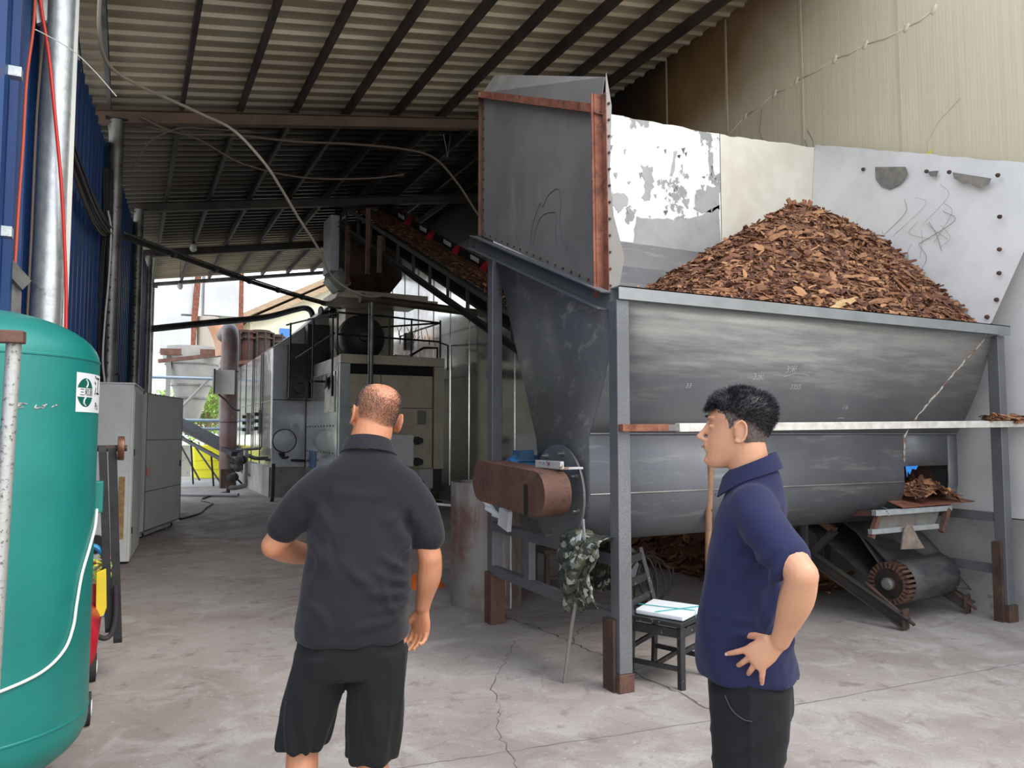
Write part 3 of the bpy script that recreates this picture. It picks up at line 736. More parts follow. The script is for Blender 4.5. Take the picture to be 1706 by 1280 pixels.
def chip(mb, c, nrm, ln, wd, th, rnd, tone, tones):
    """one ragged, slightly curled splinter lying near a surface of normal nrm"""
    nrm = V(nrm).normalized()
    a = V(rnd.uniform(-1, 1), rnd.uniform(-1, 1), rnd.uniform(-.3, .3)); a = (a - nrm * a.dot(nrm) * rnd.uniform(.6, 1.0)).normalized()
    b = nrm.cross(a).normalized(); n2 = a.cross(b)
    k = 4; rings = []; curl = rnd.uniform(-.12, .12) * ln
    for i in range(k):
        t = i / (k - 1); w = wd * (.35 + .65 * math.sin(math.pi * (.15 + .7 * t))) * rnd.uniform(.75, 1.2)
        p = V(c) + a * (t - .5) * ln + n2 * curl * (1 - (2 * t - 1) ** 2) + b * rnd.uniform(-.12, .12) * wd
        rings.append([p - b * w / 2 + n2 * th * .2, p + n2 * th / 2, p + b * w / 2 + n2 * th * .15, p - n2 * th / 2])
    nf = len(mb.f); mb.rings(rings); tones += [tone] * (len(mb.f) - nf)
def put_tones(me, tones):
    at = me.attributes.new('tone', 'FLOAT', 'FACE'); at.data.foreach_set('value', tones)
def heap(name, height, x0, x1, y0, y1, nx, ny, nchips, seed, size, label, cat, m=BARK, inside=None, kind='stuff', parent=None):
    rnd = random.Random(seed); mb = MB(); tones = []
    def hz(x, y): return height(x, y) + .045 * noise.noise(V(x * 9, y * 9, seed)) + .02 * noise.noise(V(x * 30, y * 30, seed))
    mb.grid(lambda u, v: V(x0 + (x1 - x0) * u, y0 + (y1 - y0) * v, hz(x0 + (x1 - x0) * u, y0 + (y1 - y0) * v)), nx, ny)
    tones += [.12] * len(mb.f)
    for i in range(nchips):
        x, y = rnd.uniform(x0, x1), rnd.uniform(y0, y1)
        if inside and not inside(x, y): continue
        e = .03; n = V(-(height(x + e, y) - height(x - e, y)) / (2 * e), -(height(x, y + e) - height(x, y - e)) / (2 * e), 1).normalized()
        s = size * (rnd.paretovariate(2.2)); s = min(s, size * 4.5)
        tone = min(1, max(0, rnd.gauss(.42, .24)))
        if s > size * 2.2: tone = min(1, tone + .2)
        n = (n + V(rnd.gauss(0, .35), rnd.gauss(0, .35), rnd.gauss(0, .2))).normalized()
        chip(mb, V(x, y, height(x, y) + rnd.uniform(-.005, .028)), n, s, s * rnd.uniform(.16, .42), s * .07 + .002, rnd, tone, tones)
    o = obj(name, mb, m, parent, smooth=30)
    put_tones(o.data, tones)
    if parent is None: tag(o, label, cat, None, kind)
    else: o['kind'] = kind
    return o
PX, PY, PZ = 5.85, 5.38, 3.86
def hh(x, y):
    dx = (x - PX); dy = (y - PY)
    sx = .60 if dx < 0 else .30
    sy = 1.10 if dy < 0 else .6
    z = PZ - math.sqrt((sx * dx) ** 2 + (sy * dy) ** 2 + .006)
    fl = 2.47 if y < 4.6 else 2.47 + (y - 4.6) * .25
    return max(z, fl - .03)
def inside_h(x, y): return 4.05 < y < 6.02 and 2.82 < x < 6.63 + .085 * max(0, hh(x, y) - 2.46)
heap('wood_chip_heap', hh, 2.80, 6.63, 4.04, 6.05, 90, 60, 40000, 3, .037, 'tall heap of reddish brown shredded bark and wood chips in the grey hopper', 'wood chips', inside=inside_h)
# a few large pale slabs of bark that can be told apart from the heap
rnd = random.Random(77)
slab_m = mat('pale bark slab', (.33, .15, .065), .8, 0, mix=(.20, .08, .035), mscale=30, bump=.6)
slab_y = mat('yellow splintered slab', (.58, .42, .20), .8, 0, mix=(.40, .22, .10), mscale=25, bump=.6)
def slab(c, d, ln, wd, m, lab, group=None):
    c, d = V(c), V(d).normalized(); r = random.Random(int(c.x * 1000))
    e = .03; n = V(-(hh(c.x + e, c.y) - hh(c.x - e, c.y)) / (2 * e), -(hh(c.x, c.y + e) - hh(c.x, c.y - e)) / (2 * e), 1).normalized()
    d = (d - n * d.dot(n)).normalized(); b = n.cross(d); rings = []
    for i in range(9):
        t = i / 8; w = wd * (.25 + .75 * math.sin(math.pi * (.1 + .8 * t))) * r.uniform(.8, 1.2); p = c + d * (t - .5) * ln + n * (.030 + .006 * math.sin(3 * t)) + b * wd * r.uniform(-.18, .18)
        rings.append([p - b * w / 2, p - b * w * .2 + n * .012 * r.uniform(.5, 1.5), p + b * w * .25 + n * .010, p + b * w / 2, p - n * .01])
    solo('bark_slab', MB().rings(rings), m, lab, 'bark piece', group)
def on(x, y): return (x, y, hh(x, y))
slab(on(5.10, 4.30), (1, -.1, .6), .38, .07, slab_y, 'long pale yellow bark slab low in the middle of the chip heap')
slab(on(5.52, 4.28), (1, 0, .25), .36, .06, slab_m, 'long orange bark slab low on the right of the chip heap')
slab(on(4.40, 4.50), (.7, 0, -.7), .22, .08, slab_y, 'ragged pale yellow chunk low left of the heap middle')
slab(on(5.18, 5.05), (.2, -.4, .9), .26, .07, slab_m, 'orange bark slab standing high on the chip heap below the peak')
slab(on(3.35, 4.55), (.4, 0, -.8), .16, .07, slab_m, 'small orange bark flake at the left foot of the chip heap')
pieces = [(5.05, 4.55), (4.75, 4.72), (4.55, 4.95), (5.3, 4.7), (5.65, 4.55), (5.9, 4.7), (4.3, 4.75), (4.05, 4.6), (5.0, 4.9), (5.4, 5.0), (4.75, 5.15), (5.75, 4.35), (6.0, 4.45), (4.9, 4.35), (4.7, 4.45), (5.35, 4.4), (6.2, 4.35), (3.9, 4.8), (4.6, 5.3), (5.5, 5.3), (6.3, 4.6), (6.4, 4.9), (6.1, 4.9), (5.2, 5.25)]
for x, y in pieces:
    slab(on(x, y), (rnd.uniform(-1, 1), rnd.uniform(-.6, .3), rnd.uniform(-.5, .8)), rnd.uniform(.10, .22), rnd.uniform(.025, .055), slab_m, 'loose orange brown bark slab lying on the face of the chip heap', 'loose bark slabs on the chip heap')
# splinters standing out of the peak
for k, (x, y, lean) in enumerate([(5.77, 5.36, -.3), (5.85, 5.34, .1), (5.93, 5.38, .5), (5.70, 5.32, -.7)]):
    p = V(x, y, hh(x, y) - .03); q = p + V(lean * .12, 0, .10 + .01 * k)
    solo('bark_splinter', MB().bar(p, q, .05, .012, up=(0, 1, 0)), slab_m, 'bark splinter sticking up from the very top of the chip heap', 'bark piece', 'splinters at the heap peak')
# spill in the outlet
def h2(x, y): return 1.06 + .10 * math.exp(-((x - 6.15) / .18) ** 2) - .35 * abs(y - 4.42)
heap('spilled_wood_chips', h2, 5.92, 6.45, 4.24, 4.60, 14, 10, 900, 9, .03, 'small spill of brown chips at the outlet opening of the hopper', 'wood chips')
heap('rail_chips', lambda x, y: 1.682, 6.25, 6.85, 3.89, 3.945, 6, 2, 60, 12, .06, 'flat brown bark flakes lying on the timber rail in front of the hopper', 'wood chips')
# pile of scrap wood under the hopper by the wall
def h3(x, y): return max(0.0, .62 - .75 * abs(x - 6.5) - .28 * abs(y - 7.6))
heap('scrap_wood_pile', h3, 5.6, 6.70, 5.6, 9.6, 14, 40, 2200, 21, .11, 'dark pile of broken bark and scrap wood on the floor behind the hopper', 'scrap wood')
# ============================================================= LEFT SIDE
# --- big galvanised column
solo('steel_column', MB().lathe([(.112, 0), (.112, 6.0)], (-.575, 6.6, 0), (.006, 0, 1), 32), M['galv'], 'thick round galvanised column standing behind the green tank', 'column')
mb = MB().box(-.455, -.425, 6.55, 6.575, 0, 6.0)
solo('conduit', mb, M['white_plastic'], 'white square plastic conduit running up the thick galvanised column', 'conduit')
solo('rear_conduit_cable', MB().tube(spline([(-.60, 6.45, 6.0), (-.62, 6.47, 5.0), (-.66, 6.46, 4), (-.665, 6.46, 3), (-.67, 6.46, 2.2), (-.66, 6.46, 1.5)], 8), .008, 6), M['cable_brown'], 'thin brown cable down the left edge of the thick column', 'cable')
rc = lambda pts, r, lab, name='red_hose', m=None: solo(name, MB().tube(spline(pts, 8), r, 8), m or M['red_plastic'], lab, 'hose')
rc([(-.70, 6.38, 5.2), (-.665, 6.38, 4.75), (-.60, 6.42, 4.35), (-.545, 6.42, 3.9), (-.49, 6.43, 3.4), (-.452, 6.46, 2.9), (-.43, 6.46, 2.5), (-.425, 6.46, 2.0), (-.43, 6.46, 1.0)], .012, 'thick red hose crossing in front of the round galvanised column')
rc([(-.71, 6.35, 5.2), (-.69, 6.35, 4.6), (-.72, 6.34, 4.1), (-.725, 6.33, 3.6), (-.735, 6.33, 3.2), (-.74, 6.32, 2.75), (-.74, 6.32, 2.45)], .010, 'thin orange red hose hanging left of the round galvanised column', m=mat('faded red hose', (.60, .09, .04), .5))
solo('loose_wire', MB().tube(spline([(-.70, 6.36, 4.49), (-.62, 6.38, 4.47), (-.45, 6.4, 4.40), (-.30, 6.42, 4.28), (-.15, 6.45, 4.13)], 8), .004, 5), M['white_plastic'], 'thin white wire tied around the round column, its end sticking out right', 'wire')
# --- other columns
for i, (x, y, r, z, lab) in enumerate([(-.24, 11.0, .088, 5.62, 'round steel column under the left end of the nearest cross beam'),
                                       (.07, 15.5, .085, 5.68, 'perforated dark column just behind the first tall column, under the second beam'),
                                       (.33, 19.6, .085, 5.7, 'thin round column at the rear opening, end of the third beam'),
                                       (.52, 24.0, .06, 5.75, 'far thin column standing outside the rear edge of the roof')]):
    c = thing('steel_column', lab, 'column', (x, y, 0))
    obj('shaft', MB().cyl((x, y, 0), (x, y, z), r, 24), M['galv_old'], c)
    obj('head_plate', MB().box(x - .13, x + .13, y - .13, y + .13, z, z + .015), pm, c)
    if i < 2:
        for k in range(16):
            zz = 2.3 + k * .16
            obj('hole', MB().lathe([(.018, 0), (.018, .004)], (x - r * .2, y - r * .985, zz), (-.2, -1, 0), 10), M['cable'], c)
# --- green pressure tank
TX, TY, TR = -.58, 3.88, .462
tk = thing('pressure_tank', 'large sea green upright pressure tank at the left edge', 'tank', (TX, TY, 0))
prof = []
for k in range(11):
    a = math.pi / 2 * k / 10; prof.append((max(.004, TR * math.sin(a)), .36 - .23 * math.cos(a)))
prof += [(TR, .45), (TR, 1.87)]
for k in range(1, 13):
    a = math.pi / 2 * k / 12; prof.append((max(.004, TR * math.cos(a)), 1.87 + .215 * math.sin(a)))
obj('shell', MB().lathe(prof, (TX, TY, 0), n=72, caps=False), M['green_paint'], tk, smooth=50)
for z in (.40, 1.875):
    obj('weld_ring', MB().lathe([(TR - .002, -.008), (TR + .003, -.003), (TR + .003, .003), (TR - .002, .008)], (TX, TY, z), n=72, caps=False), M['green_paint'], tk)
for k, (dx, dy) in enumerate([(.22, -.20), (-.22, -.20), (.22, .24), (-.22, .24), (.30, .02)]):
    if k == 4: continue
    x, y = TX + dx, TY + dy
    obj('leg', MB().angle((x, y, 0), (x, y, .30), .07, .008, (1, 0, 0), (0, 1, 0)), mat('leg green', (.006, .12, .10), .5), tk)
obj('nozzle', MB().cyl((TX - .02, TY - .12, 2.0), (TX - .02, TY - .12, 2.10), .032, 16), M['green_paint'], tk)
# curved sticker on the right flank
def cyl_pt(ang, z, r=TR + .0012):
    a = R_(ang); return V(TX + r * math.sin(a), TY - r * math.cos(a), z)
S0 = 67
def st_pt(u, v, r=.0012): return cyl_pt(S0 + math.degrees(u / TR), 1.735 + v, TR + r)
sk = obj('sticker', MB().grid(lambda u, v: st_pt(-.085 + u * .26, -.082 + v * .164), 26, 2), M['paper'], tk, 'white and green maker label')
gk = mat('label green', (.0, .10, .07), .5); kk = mat('label black', (.02, .02, .02), .5)
def disc_poly(f, n=40): return [f(2 * math.pi * k / n) for k in range(n)]
# emblem: round green mark split by a white band and leaf shapes
def emblem():
    mb = MB(); n = 24
    for sgn in (1, -1):
        rows = []
        for i in range(n + 1):
            u = -.058 + .116 * i / n
            ytop = math.sqrt(max(0, .06 ** 2 - u * u)); yb = .019
            if ytop < yb: ytop = yb
            rows.append((u, yb, ytop))
        vs = []; fs = []
        for u, a, c in rows: vs += [st_pt(u - .02, sgn * a, .002), st_pt(u - .02, sgn * c, .002)]
        for i in range(n): fs.append((2 * i, 2 * i + 1, 2 * i + 3, 2 * i + 2))
        mb.add(vs, fs)
    return mb
obj('emblem', emblem(), gk, sk, smooth=0)
def leafc(pts): return MB().tube([st_pt(u - .02, v, .0026) for u, v in pts], .003, 5)
obj('emblem_line', leafc([(.0, .055), (.012, .045), (.012, .032), (.002, .020)]), M['paper'], sk)
obj('emblem_line', leafc([(.0, -.055), (-.014, -.045), (-.012, -.032), (.0, -.020)]), M['paper'], sk)
obj('label_text', text_mb('三和源', .034, lambda u, v: st_pt(u - .012, v - .001, .0024)), kk, sk, smooth=0)
obj('label_text', text_mb('江', .095, lambda u, v: st_pt(u * .9 + .10, v + .028, .0024)), kk, sk, smooth=0)
obj('label_text', text_mb('Pu', .045, lambda u, v: st_pt(u + .095, v - .055, .0024)), kk, sk, smooth=0)
# scuffs
sf = mat('scraped primer', (.45, .42, .42), .7, mix=(.30, .22, .24), mscale=60, mlo=.45, mhi=.55)
rnd = random.Random(31)
for a0, a1 in ((2, 9), (25, 28), (33, 44)):
    q = MB()
    for k in range(8):
        a = rnd.uniform(a0, a1); q.tube([cyl_pt(a, 1.67 + rnd.uniform(-.01, .01), TR + .0005), cyl_pt(a + rnd.uniform(.6, 2), 1.67 + rnd.uniform(-.01, .01), TR + .0005)], rnd.uniform(.0015, .004), 5)
    obj('scuff', q, sf, tk)
# junction box on the right flank
obj('junction_box', MB().box(TX + TR - .01, TX + TR + .028, TY + .04, TY + .12, 1.21, 1.35), M['green_paint'], tk, bev=.006)
# safety valve
vl = thing('safety_valve', 'dark grey safety valve on top of the green tank', 'valve', (TX - .02, TY - .12, 2.10))
obj('body', MB().lathe([(.03, 0), (.034, .02), (.034, .055), (.028, .06), (.028, .065), (.031, .07), (.03, .14), (.02, .165), (.006, .17)], (TX - .02, TY - .12, 2.10)), M['cable'], vl)
obj('tag_plate', MB().grid(lambda u, v: V(TX - .02 + .0345 * math.sin(R_(-20 + 80 * u)), TY - .12 - .0345 * math.cos(R_(-20 + 80 * u)), 2.125 + .026 * v), 6, 1), M['paper'], vl)
obj('seal_wire', MB().tube(spline([(TX, TY - .12, 2.27), (TX - .02, TY - .14, 2.29), (TX - .04, TY - .12, 2.275), (TX - .02, TY - .15, 2.24)], 5), .004, 5), M['copper'], vl)
# cable lying over the tank flank (white)
pts = [cyl_pt(96, 1.23, TR + .008), cyl_pt(84, 1.16, TR + .006), cyl_pt(74, 1.08, TR + .006), cyl_pt(66, .98, TR + .006), cyl_pt(62, .86, TR + .006), cyl_pt(60, .78, TR + .006), cyl_pt(54, .70, TR + .006), cyl_pt(42, .645, TR + .006), cyl_pt(26, .615, TR + .006), cyl_pt(10, .595, TR + .006), cyl_pt(-10, .58, TR + .006)]
solo('white_cable', MB().tube(spline(pts, 8), .006, 8), M['white_plastic'], 'white cable drooping across the lower half of the green tank', 'cable')
# frame at the far left: galvanised pipe and rusty angle
fr = thing('pipe_frame', 'speckled galvanised pipe with a rusty angle across, in front of the green tank', 'frame', (-.40, 3.06, 0))
obj('pipe', MB().cyl((-.385, 3.06, 0), (-.352, 3.06, 1.865), .023, 20), mat('speckled galvanised pipe', (.45, .45, .42), .5, .5, spot=(.16, .14, .12), sscale=60, slo=.55, shi=.62, bump=.2), fr)
obj('crossbar', MB().bar((-1.1, 3.10, 1.885), (-.318, 3.03, 1.885), .05, .042), M['rust_brown'], fr, bev=.004)
# grey sloping duct behind, far left edge
dk_ = thing('sloping_duct', 'dusty grey sloping bracket at the far left edge above the tank', 'bracket', (-1.0, 6.2, 2.3))
obj('bracket_arm', MB().bar((-.98, 6.0, 2.95), (-.67, 6.28, 2.60), .04, .10), M['galv_old'], dk_)
obj('bracket_plate', MB().prism([(-.98, 6.05, 2.85), (-.69, 6.28, 2.55), (-.69, 6.28, 2.1), (-.98, 6.05, 2.1)], (0, .01, 0)), M['galv_old'], dk_)
for k in range(2):
    pass
solo('wall_clamp', MB().prism([(-.70, 6.4, 4.88), (-.62, 6.42, 4.84), (-.62, 6.42, 4.6), (-.68, 6.4, 4.55)], (.0, .05, 0)).bar((-.66, 6.42, 4.72), (-.76, 6.36, 5.1), .03, .05), M['galv_old'], 'dusty bent clamp at the top of the round column by the red hoses', 'clamp')
# --- cabinets
def rotz_pts(c, ang): return Matrix.Translation(V(c)) @ Matrix.Rotation(ang, 4, 'Z')
c1 = thing('electrical_cabinet', 'tall grimy white cabinet standing right behind the green tank', 'cabinet', (-.2, 11, 0))
T1 = rotz_pts((.06, 10.45, 0), R_(-4.5))
obj('body', MB().box(-.44, 0, 0, 1.55, .03, 2.17, T1), M['white_paint'], c1, bev=.01)
obj('top_lid', MB().box(-.44, .01, -.01, 1.56, 2.17, 2.19, T1), M['white_paint'], c1)
obj('seam', MB().box(-.03, -.024, -.003, 0, .05, 2.15, T1), M['grey_paint'], c1)
obj('side_panel', MB().box(0, .006, .06, 1.5, .08, 2.1, T1), M['grey_paint'], c1)
for z in (.35, 1.3): obj('latch', MB().box(.0, .02, .1, .14, z, z + .08, T1), M['black'], c1)
obj('vent_hole', MB().lathe([(.105, 0), (.11, .01), (.09, .012), (.088, .004), (.02, .003)], T1 @ V(-.36, -.012, .26), (.08, -1, 0), 24), M['cable'], c1)
obj('rust_stain_plate', MB().box(-.14, -.07, -.004, 0, .30, 1.05, T1), mat('yellowed stain', (.55, .38, .16), .7, mix=(.40, .2, .08), mscale=14), c1)
c2 = thing('electrical_cabinet', 'grey cabinet with a three panel door standing on feet behind the white one', 'cabinet', (.3, 13.6, 0))
ang = math.atan2(14.45 - 12.74, .85 - .26)
T2 = rotz_pts((.25, 12.74, 0), ang)
obj('body', MB().box(0.0, 1.8, .04, .38, .12, 2.16, T2), M['grey_paint'], c2)
dr = obj('door', MB().box(-.0, 1.82, .0, .04, .12, 2.18, T2), M['grey_paint'], c2, bev=.006)
for z in (.70, 1.47): obj('panel_seam', MB().box(.02, 1.8, -.004, .0, z, z + .012, T2), M['cable'], dr)
obj('panel_edge', MB().box(.0, 1.82, -.004, .0, .12, .132, T2).box(.0, 1.82, -.004, .0, 2.165, 2.18, T2).box(0, .02, -.004, 0, .12, 2.18, T2).box(1.80, 1.82, -.004, 0, .12, 2.18, T2), M['cable'], dr)
obj('red_tag', MB().box(.06, .15, -.01, 0, .93, 1.06, T2), M['red_plastic'], dr)
obj('door_handle', MB().box(1.70, 1.76, -.02, 0, 1.02, 1.12, T2), M['black'], dr, bev=.004)
obj('foot', MB().box(0.1, 1.7, .08, .36, .03, .12, T2), M['white_paint'], c2)
for x in (.2, 1.6): obj('caster', MB().lathe([(.03, -.02), (.045, -.015), (.045, .015), (.03, .02)], T2 @ V(x, .1, .045), (0, 1, 0), 14), M['cable'], c2)
# --- machine wheel and belts beside the tank
bl = thing('air_compressor', 'red wheeled air compressor mostly hidden behind the green tank, with belts and pulley', 'compressor', (-.2, 5.3, 0))
obj('air_tank', MB().lathe([(.01, 0), (.09, .02), (.135, .07), (.135, .95), (.09, 1.0), (.01, 1.02)], (-.25, 4.72, .40), (0, 1, 0), 28), M['red_paint'], bl, smooth=50)
for x in (-.155, -.37):
    for y, r in ((4.83, .085), (5.66, .085)):
        w_ = obj('wheel', MB().lathe([(r * .5, -.022), (r, -.02), (r, .02), (r * .5, .022)], (x, y, r), (1, 0, 0), 28), M['rubber'], bl)
        obj('hub', MB().lathe([(.045, 0), (.04, .006), (.012, .008)], (x + .02, y, r), (1, 0, 0), 18), M['paper'], w_)
        obj('bracket', MB().bar((x - .03, y, r), (x - .03, y, .3), .02, .04), M['red_paint'], bl)
obj('front_cap', MB().box(-.30, -.10, 5.55, 5.60, .42, .62), M['red_paint'], bl)
obj('blue_strap', MB().tube(spline([(-.22, 5.60, .86), (-.15, 5.60, .84), (-.10, 5.60, .76), (-.10, 5.60, .66)], 6), .018, 8), mat('blue strap', (.02, .25, .50), .5), bl)
obj('air_hose', MB().tube(spline([(-.20, 5.5, .40), (-.12, 5.52, .30), (-.06, 5.54, .30), (-.035, 5.55, .42), (-.04, 5.56, .60)], 8), .016, 10), M['rubber'], bl)
obj('blue_line', MB().tube([(-.10, 5.53, .42), (-.10, 5.53, .68)], .006, 6), mat('blue line', (.03, .08, .55), .4), bl)
# coil of striped rope
rp_ = MB(); rnd = random.Random(8)
pts = [V(-.14 + .07 * math.sin(k * 1.7), 5.60 + .02 * math.sin(k * 2.9), .70 + .09 * math.cos(k * 1.3) - k * .002) for k in range(26)]
solo('rope_bundle', MB().tube(spline(pts, 5), .009, 6), mat('striped rope', (.72, .62, .08), .7, 0, mix=(.05, .30, .06), mscale=60, mlo=.48, mhi=.52, spot=(.6, .03, .03), sscale=40, slo=.55, shi=.58), 'tangled yellow green and red striped rope on the red compressor', 'rope')
ybk = solo('sponge_brush', MB().prism([(-.150, 5.50, .70), (-.095, 5.50, .72), (-.085, 5.50, .48), (-.10, 5.50, .43), (-.145, 5.50, .42)], (0, .03, 0)), M['yellow'], 'yellow pad hanging at the side of the red compressor', 'pad', bev=.006)
# belts hung on a pulley shaft
def loop_belt(x, w, y, ztop, zbot, lean):
    n = 40; ins, outs = [], []
    zc1, zc0, r = ztop - .06, zbot + .05, .05
    pth = []
    for k in range(13): a = math.pi * k / 12; pth.append((r * math.cos(a), zc1 + r * math.sin(a)))
    for k in range(13): a = math.pi + math.pi * k / 12; pth.append((r * math.cos(a), zc0 + r * math.sin(a)))
    mb = MB(); N_ = len(pth); rings = []
    for yy, z in pth:
        t = (ztop - z) / (ztop - zbot); xx = x + lean * t; s = 1.14
        o = V(xx, y + yy, z); cz = zc1 if z > (zc1 + zc0) / 2 else zc0
        i_ = V(xx, y + yy * .8, z + (-.01 if z > zc1 else (.01 if z < zc0 else 0)))
        rings.append([o, o + V(w, 0, 0), i_ + V(w, 0, 0), i_])
    rings.append(rings[0]); mb.rings(rings, caps=False); return mb
solo('drive_belt', loop_belt(-.165, .045, 5.62, 1.50, .30, .075), M['rubber'], 'left one of the two flat black belts hanging beside the green tank', 'belt')
solo('drive_belt', loop_belt(-.112, .05, 5.66, 1.50, .22, .070), M['rubber'], 'right and longer one of the two flat black belts hanging beside the green tank', 'belt')
pu = thing('belt_pulley', 'bronze coloured pulley with a shaft above the hanging black belts', 'pulley', (-.06, 5.64, 1.47))
obj('wheel', MB().lathe([(.02, 0), (.075, 0), (.078, .006), (.078, .038), (.06, .04), (.055, .03), (.015, .03)], (-.055, 5.64, 1.47), (1, .0, 0), 32), M['copper'], pu)
obj('shaft', MB().cyl((-.20, 5.64, 1.47), (.0, 5.64, 1.47), .02, 14), M['rust_dark'], pu)
obj('stand', MB().box(-.30, -.20, 5.60, 5.70, 0, 1.52), mat('stand white', (.5, .5, .48), .6, spot=(.2, .15, .1), sscale=14, slo=.6, shi=.7), pu)
# --- cables
def cable(name, pts, r, m, lab, cat='cable', group=None, n=8): return solo(name, MB().tube(spline(pts, n), r, 7), m, lab, cat, group)
cable('hose_line', [(-.33, 7.6, 5.75), (-.35, 8.0, 5.36), (-.27, 8.5, 5.25), (.02, 9.0, 5.30), (.31, 9.5, 5.42), (.72, 10.0, 5.50), (1.12, 10.3, 5.48), (1.50, 10.3, 5.12), (1.80, 10.6, 4.86), (2.10, 11, 4.62), (2.46, 11.5, 4.38), (2.85, 12.2, 4.10), (3.30, 12.7, 3.98), (3.75, 13.2, 4.0), (4.1, 13.6, 4.1)], .019, M['hose'], 'long pale hose sagging from the roof across the middle of the shed', 'hose')
bun = thing('cable_bundle', 'thick bundle of dark cables drooping along the blue wall', 'cables', (-.45, 8.5, 4.5)); rnd = random.Random(4)
for k in range(9):
    d = V(rnd.uniform(-.03, .03), 0, rnd.uniform(-.05, .05)); e = rnd.uniform(-.1, .1)
    obj('cable', MB().tube(spline([V(-.62, 6.6, 4.35) + d, V(-.56, 7.0, 4.12) + d, V(-.50, 7.8, 4.02 + e * .5) + d, V(-.40, 9.0, 3.93 + e) + d, V(-.33, 10.2, 4.03 + e) + d, V(-.27, 10.85, 4.12) + d], 8), rnd.uniform(.009, .016), 6), M['cable'] if k % 3 else M['cable_brown'], bun)
bun2 = thing('cable_bundle', 'dark cables hanging straight down beside the first tall column', 'cables', (-.36, 10.8, 2.2))
for k in range(6):
    x = -.37 + k * .022
    obj('cable', MB().tube(spline([(x, 10.78, 4.9), (x + rnd.uniform(-.02, .03), 10.78, 4.2), (x + rnd.uniform(-.05, .03), 10.8, 3.4), (x + rnd.uniform(-.04, .03), 10.8, 2.8), (x, 10.8, 2.25)], 7), .011, 6), M['cable'], bun2)
cable('white_cable', [(-.30, 10.72, 4.35), (-.26, 10.70, 4.1), (-.265, 10.7, 3.5), (-.29, 10.7, 3.0), (-.30, 10.7, 2.5), (-.27, 10.7, 2.2)], .012, M['white_plastic'], 'white cable running down the first tall column behind the tank')
cable('hook_rod', [(-.16, 10.75, 2.30), (-.12, 10.7, 2.30), (-.11, 10.68, 2.15), (-.13, 10.6, 2.02), (-.18, 10.5, 1.95)], .01, M['rust_dark'], 'bent rod hooked on the top of the white cabinet', 'hook')
# black insulated conduit sloping down to the boiler
cd_ = thing('overhead_conduit', 'long black strapped conduit sloping from the first tall column to the boiler top', 'conduit', (-.1, 11.2, 4.0))
A = V(-.14, 11.15, 4.15); B = V(4.56, 18.5, 4.63)
mid = [A.lerp(B, t) - V(0, 0, .06 * math.sin(math.pi * t)) for t in [k / 14 for k in range(15)]]
obj('tube', MB().tube(mid, .035, 10), M['cable'], cd_)
obj('tube', MB().tube([p + V(.03, -.03, .04) for p in mid], .016, 8), M['galv_old'], cd_)
for k in range(2, 14, 2): obj('strap', MB().tube([mid[k] - (B - A).normalized() * .03, mid[k] + (B - A).normalized() * .03], .05, 10), M['galv_old'], cd_)
# wires tied under the first beam
for k, (pts, r, lab) in enumerate([
    ([(0.0, 10.9, 5.70), (.5, 10.9, 5.55), (1.2, 10.9, 5.65), (2.0, 10.9, 5.70), (2.8, 10.9, 5.80), (3.6, 10.9, 5.86), (4.1, 10.9, 5.80), (4.5, 10.9, 5.45), (4.85, 10.9, 5.0), (5.2, 10.9, 4.7)], .018, 'dark cable bundle tied under the nearest cross beam, dropping down at its right end'),
    ([(.1, 10.85, 5.55), (.7, 10.85, 5.50), (1.3, 10.85, 5.25), (2.1, 10.85, 5.18), (3.0, 10.85, 5.3), (3.6, 10.85, 5.45)], .012, 'thin cable sagging under the left half of the nearest cross beam'),
    ([(-.05, 10.85, 4.95), (.15, 10.85, 5.35), (.5, 10.85, 5.6), (.9, 10.85, 5.66), (1.4, 10.85, 5.72)], .012, 'cable arching up from the first tall column to the nearest beam')]):
    cable('beam_cable', pts, r, M['cable_brown'], lab)
for x, lab in ((4.30, 'thin wire tie hanging from the nearest beam near the hopper board'),):
    solo('wire_tie', MB().tube([(x - .05, 10.9, 6.2), (x + .02, 10.9, 5.85), (x + .06, 10.9, 6.2)], .006, 5), M['galv'], lab, 'wire')
# bulbs
for (x, y, z, lab) in [(1.13, 22.0, 5.50, 'bare hanging light bulb in the brighter rear roof bay'), (1.17, 18.0, 5.66, 'bare hanging light bulb in the darker bay nearer the camera')]:
    b_ = thing('hanging_bulb', lab, 'light bulb', (x, y, z))
    obj('cord', MB().cyl((x, y, z + .12), (x, y, roof_z(x) - .02), .006, 6), M['cable'], b_)
    obj('socket', MB().lathe([(.02, 0), (.035, .01), (.035, .08), (.015, .1)], (x, y, z + .04)), M['cable'], b_)
    obj('bulb', MB().ell((x, y, z - .02), (.075, .075, .09)), mat('frosted glass bulb', (.75, .75, .72), .15), b_)
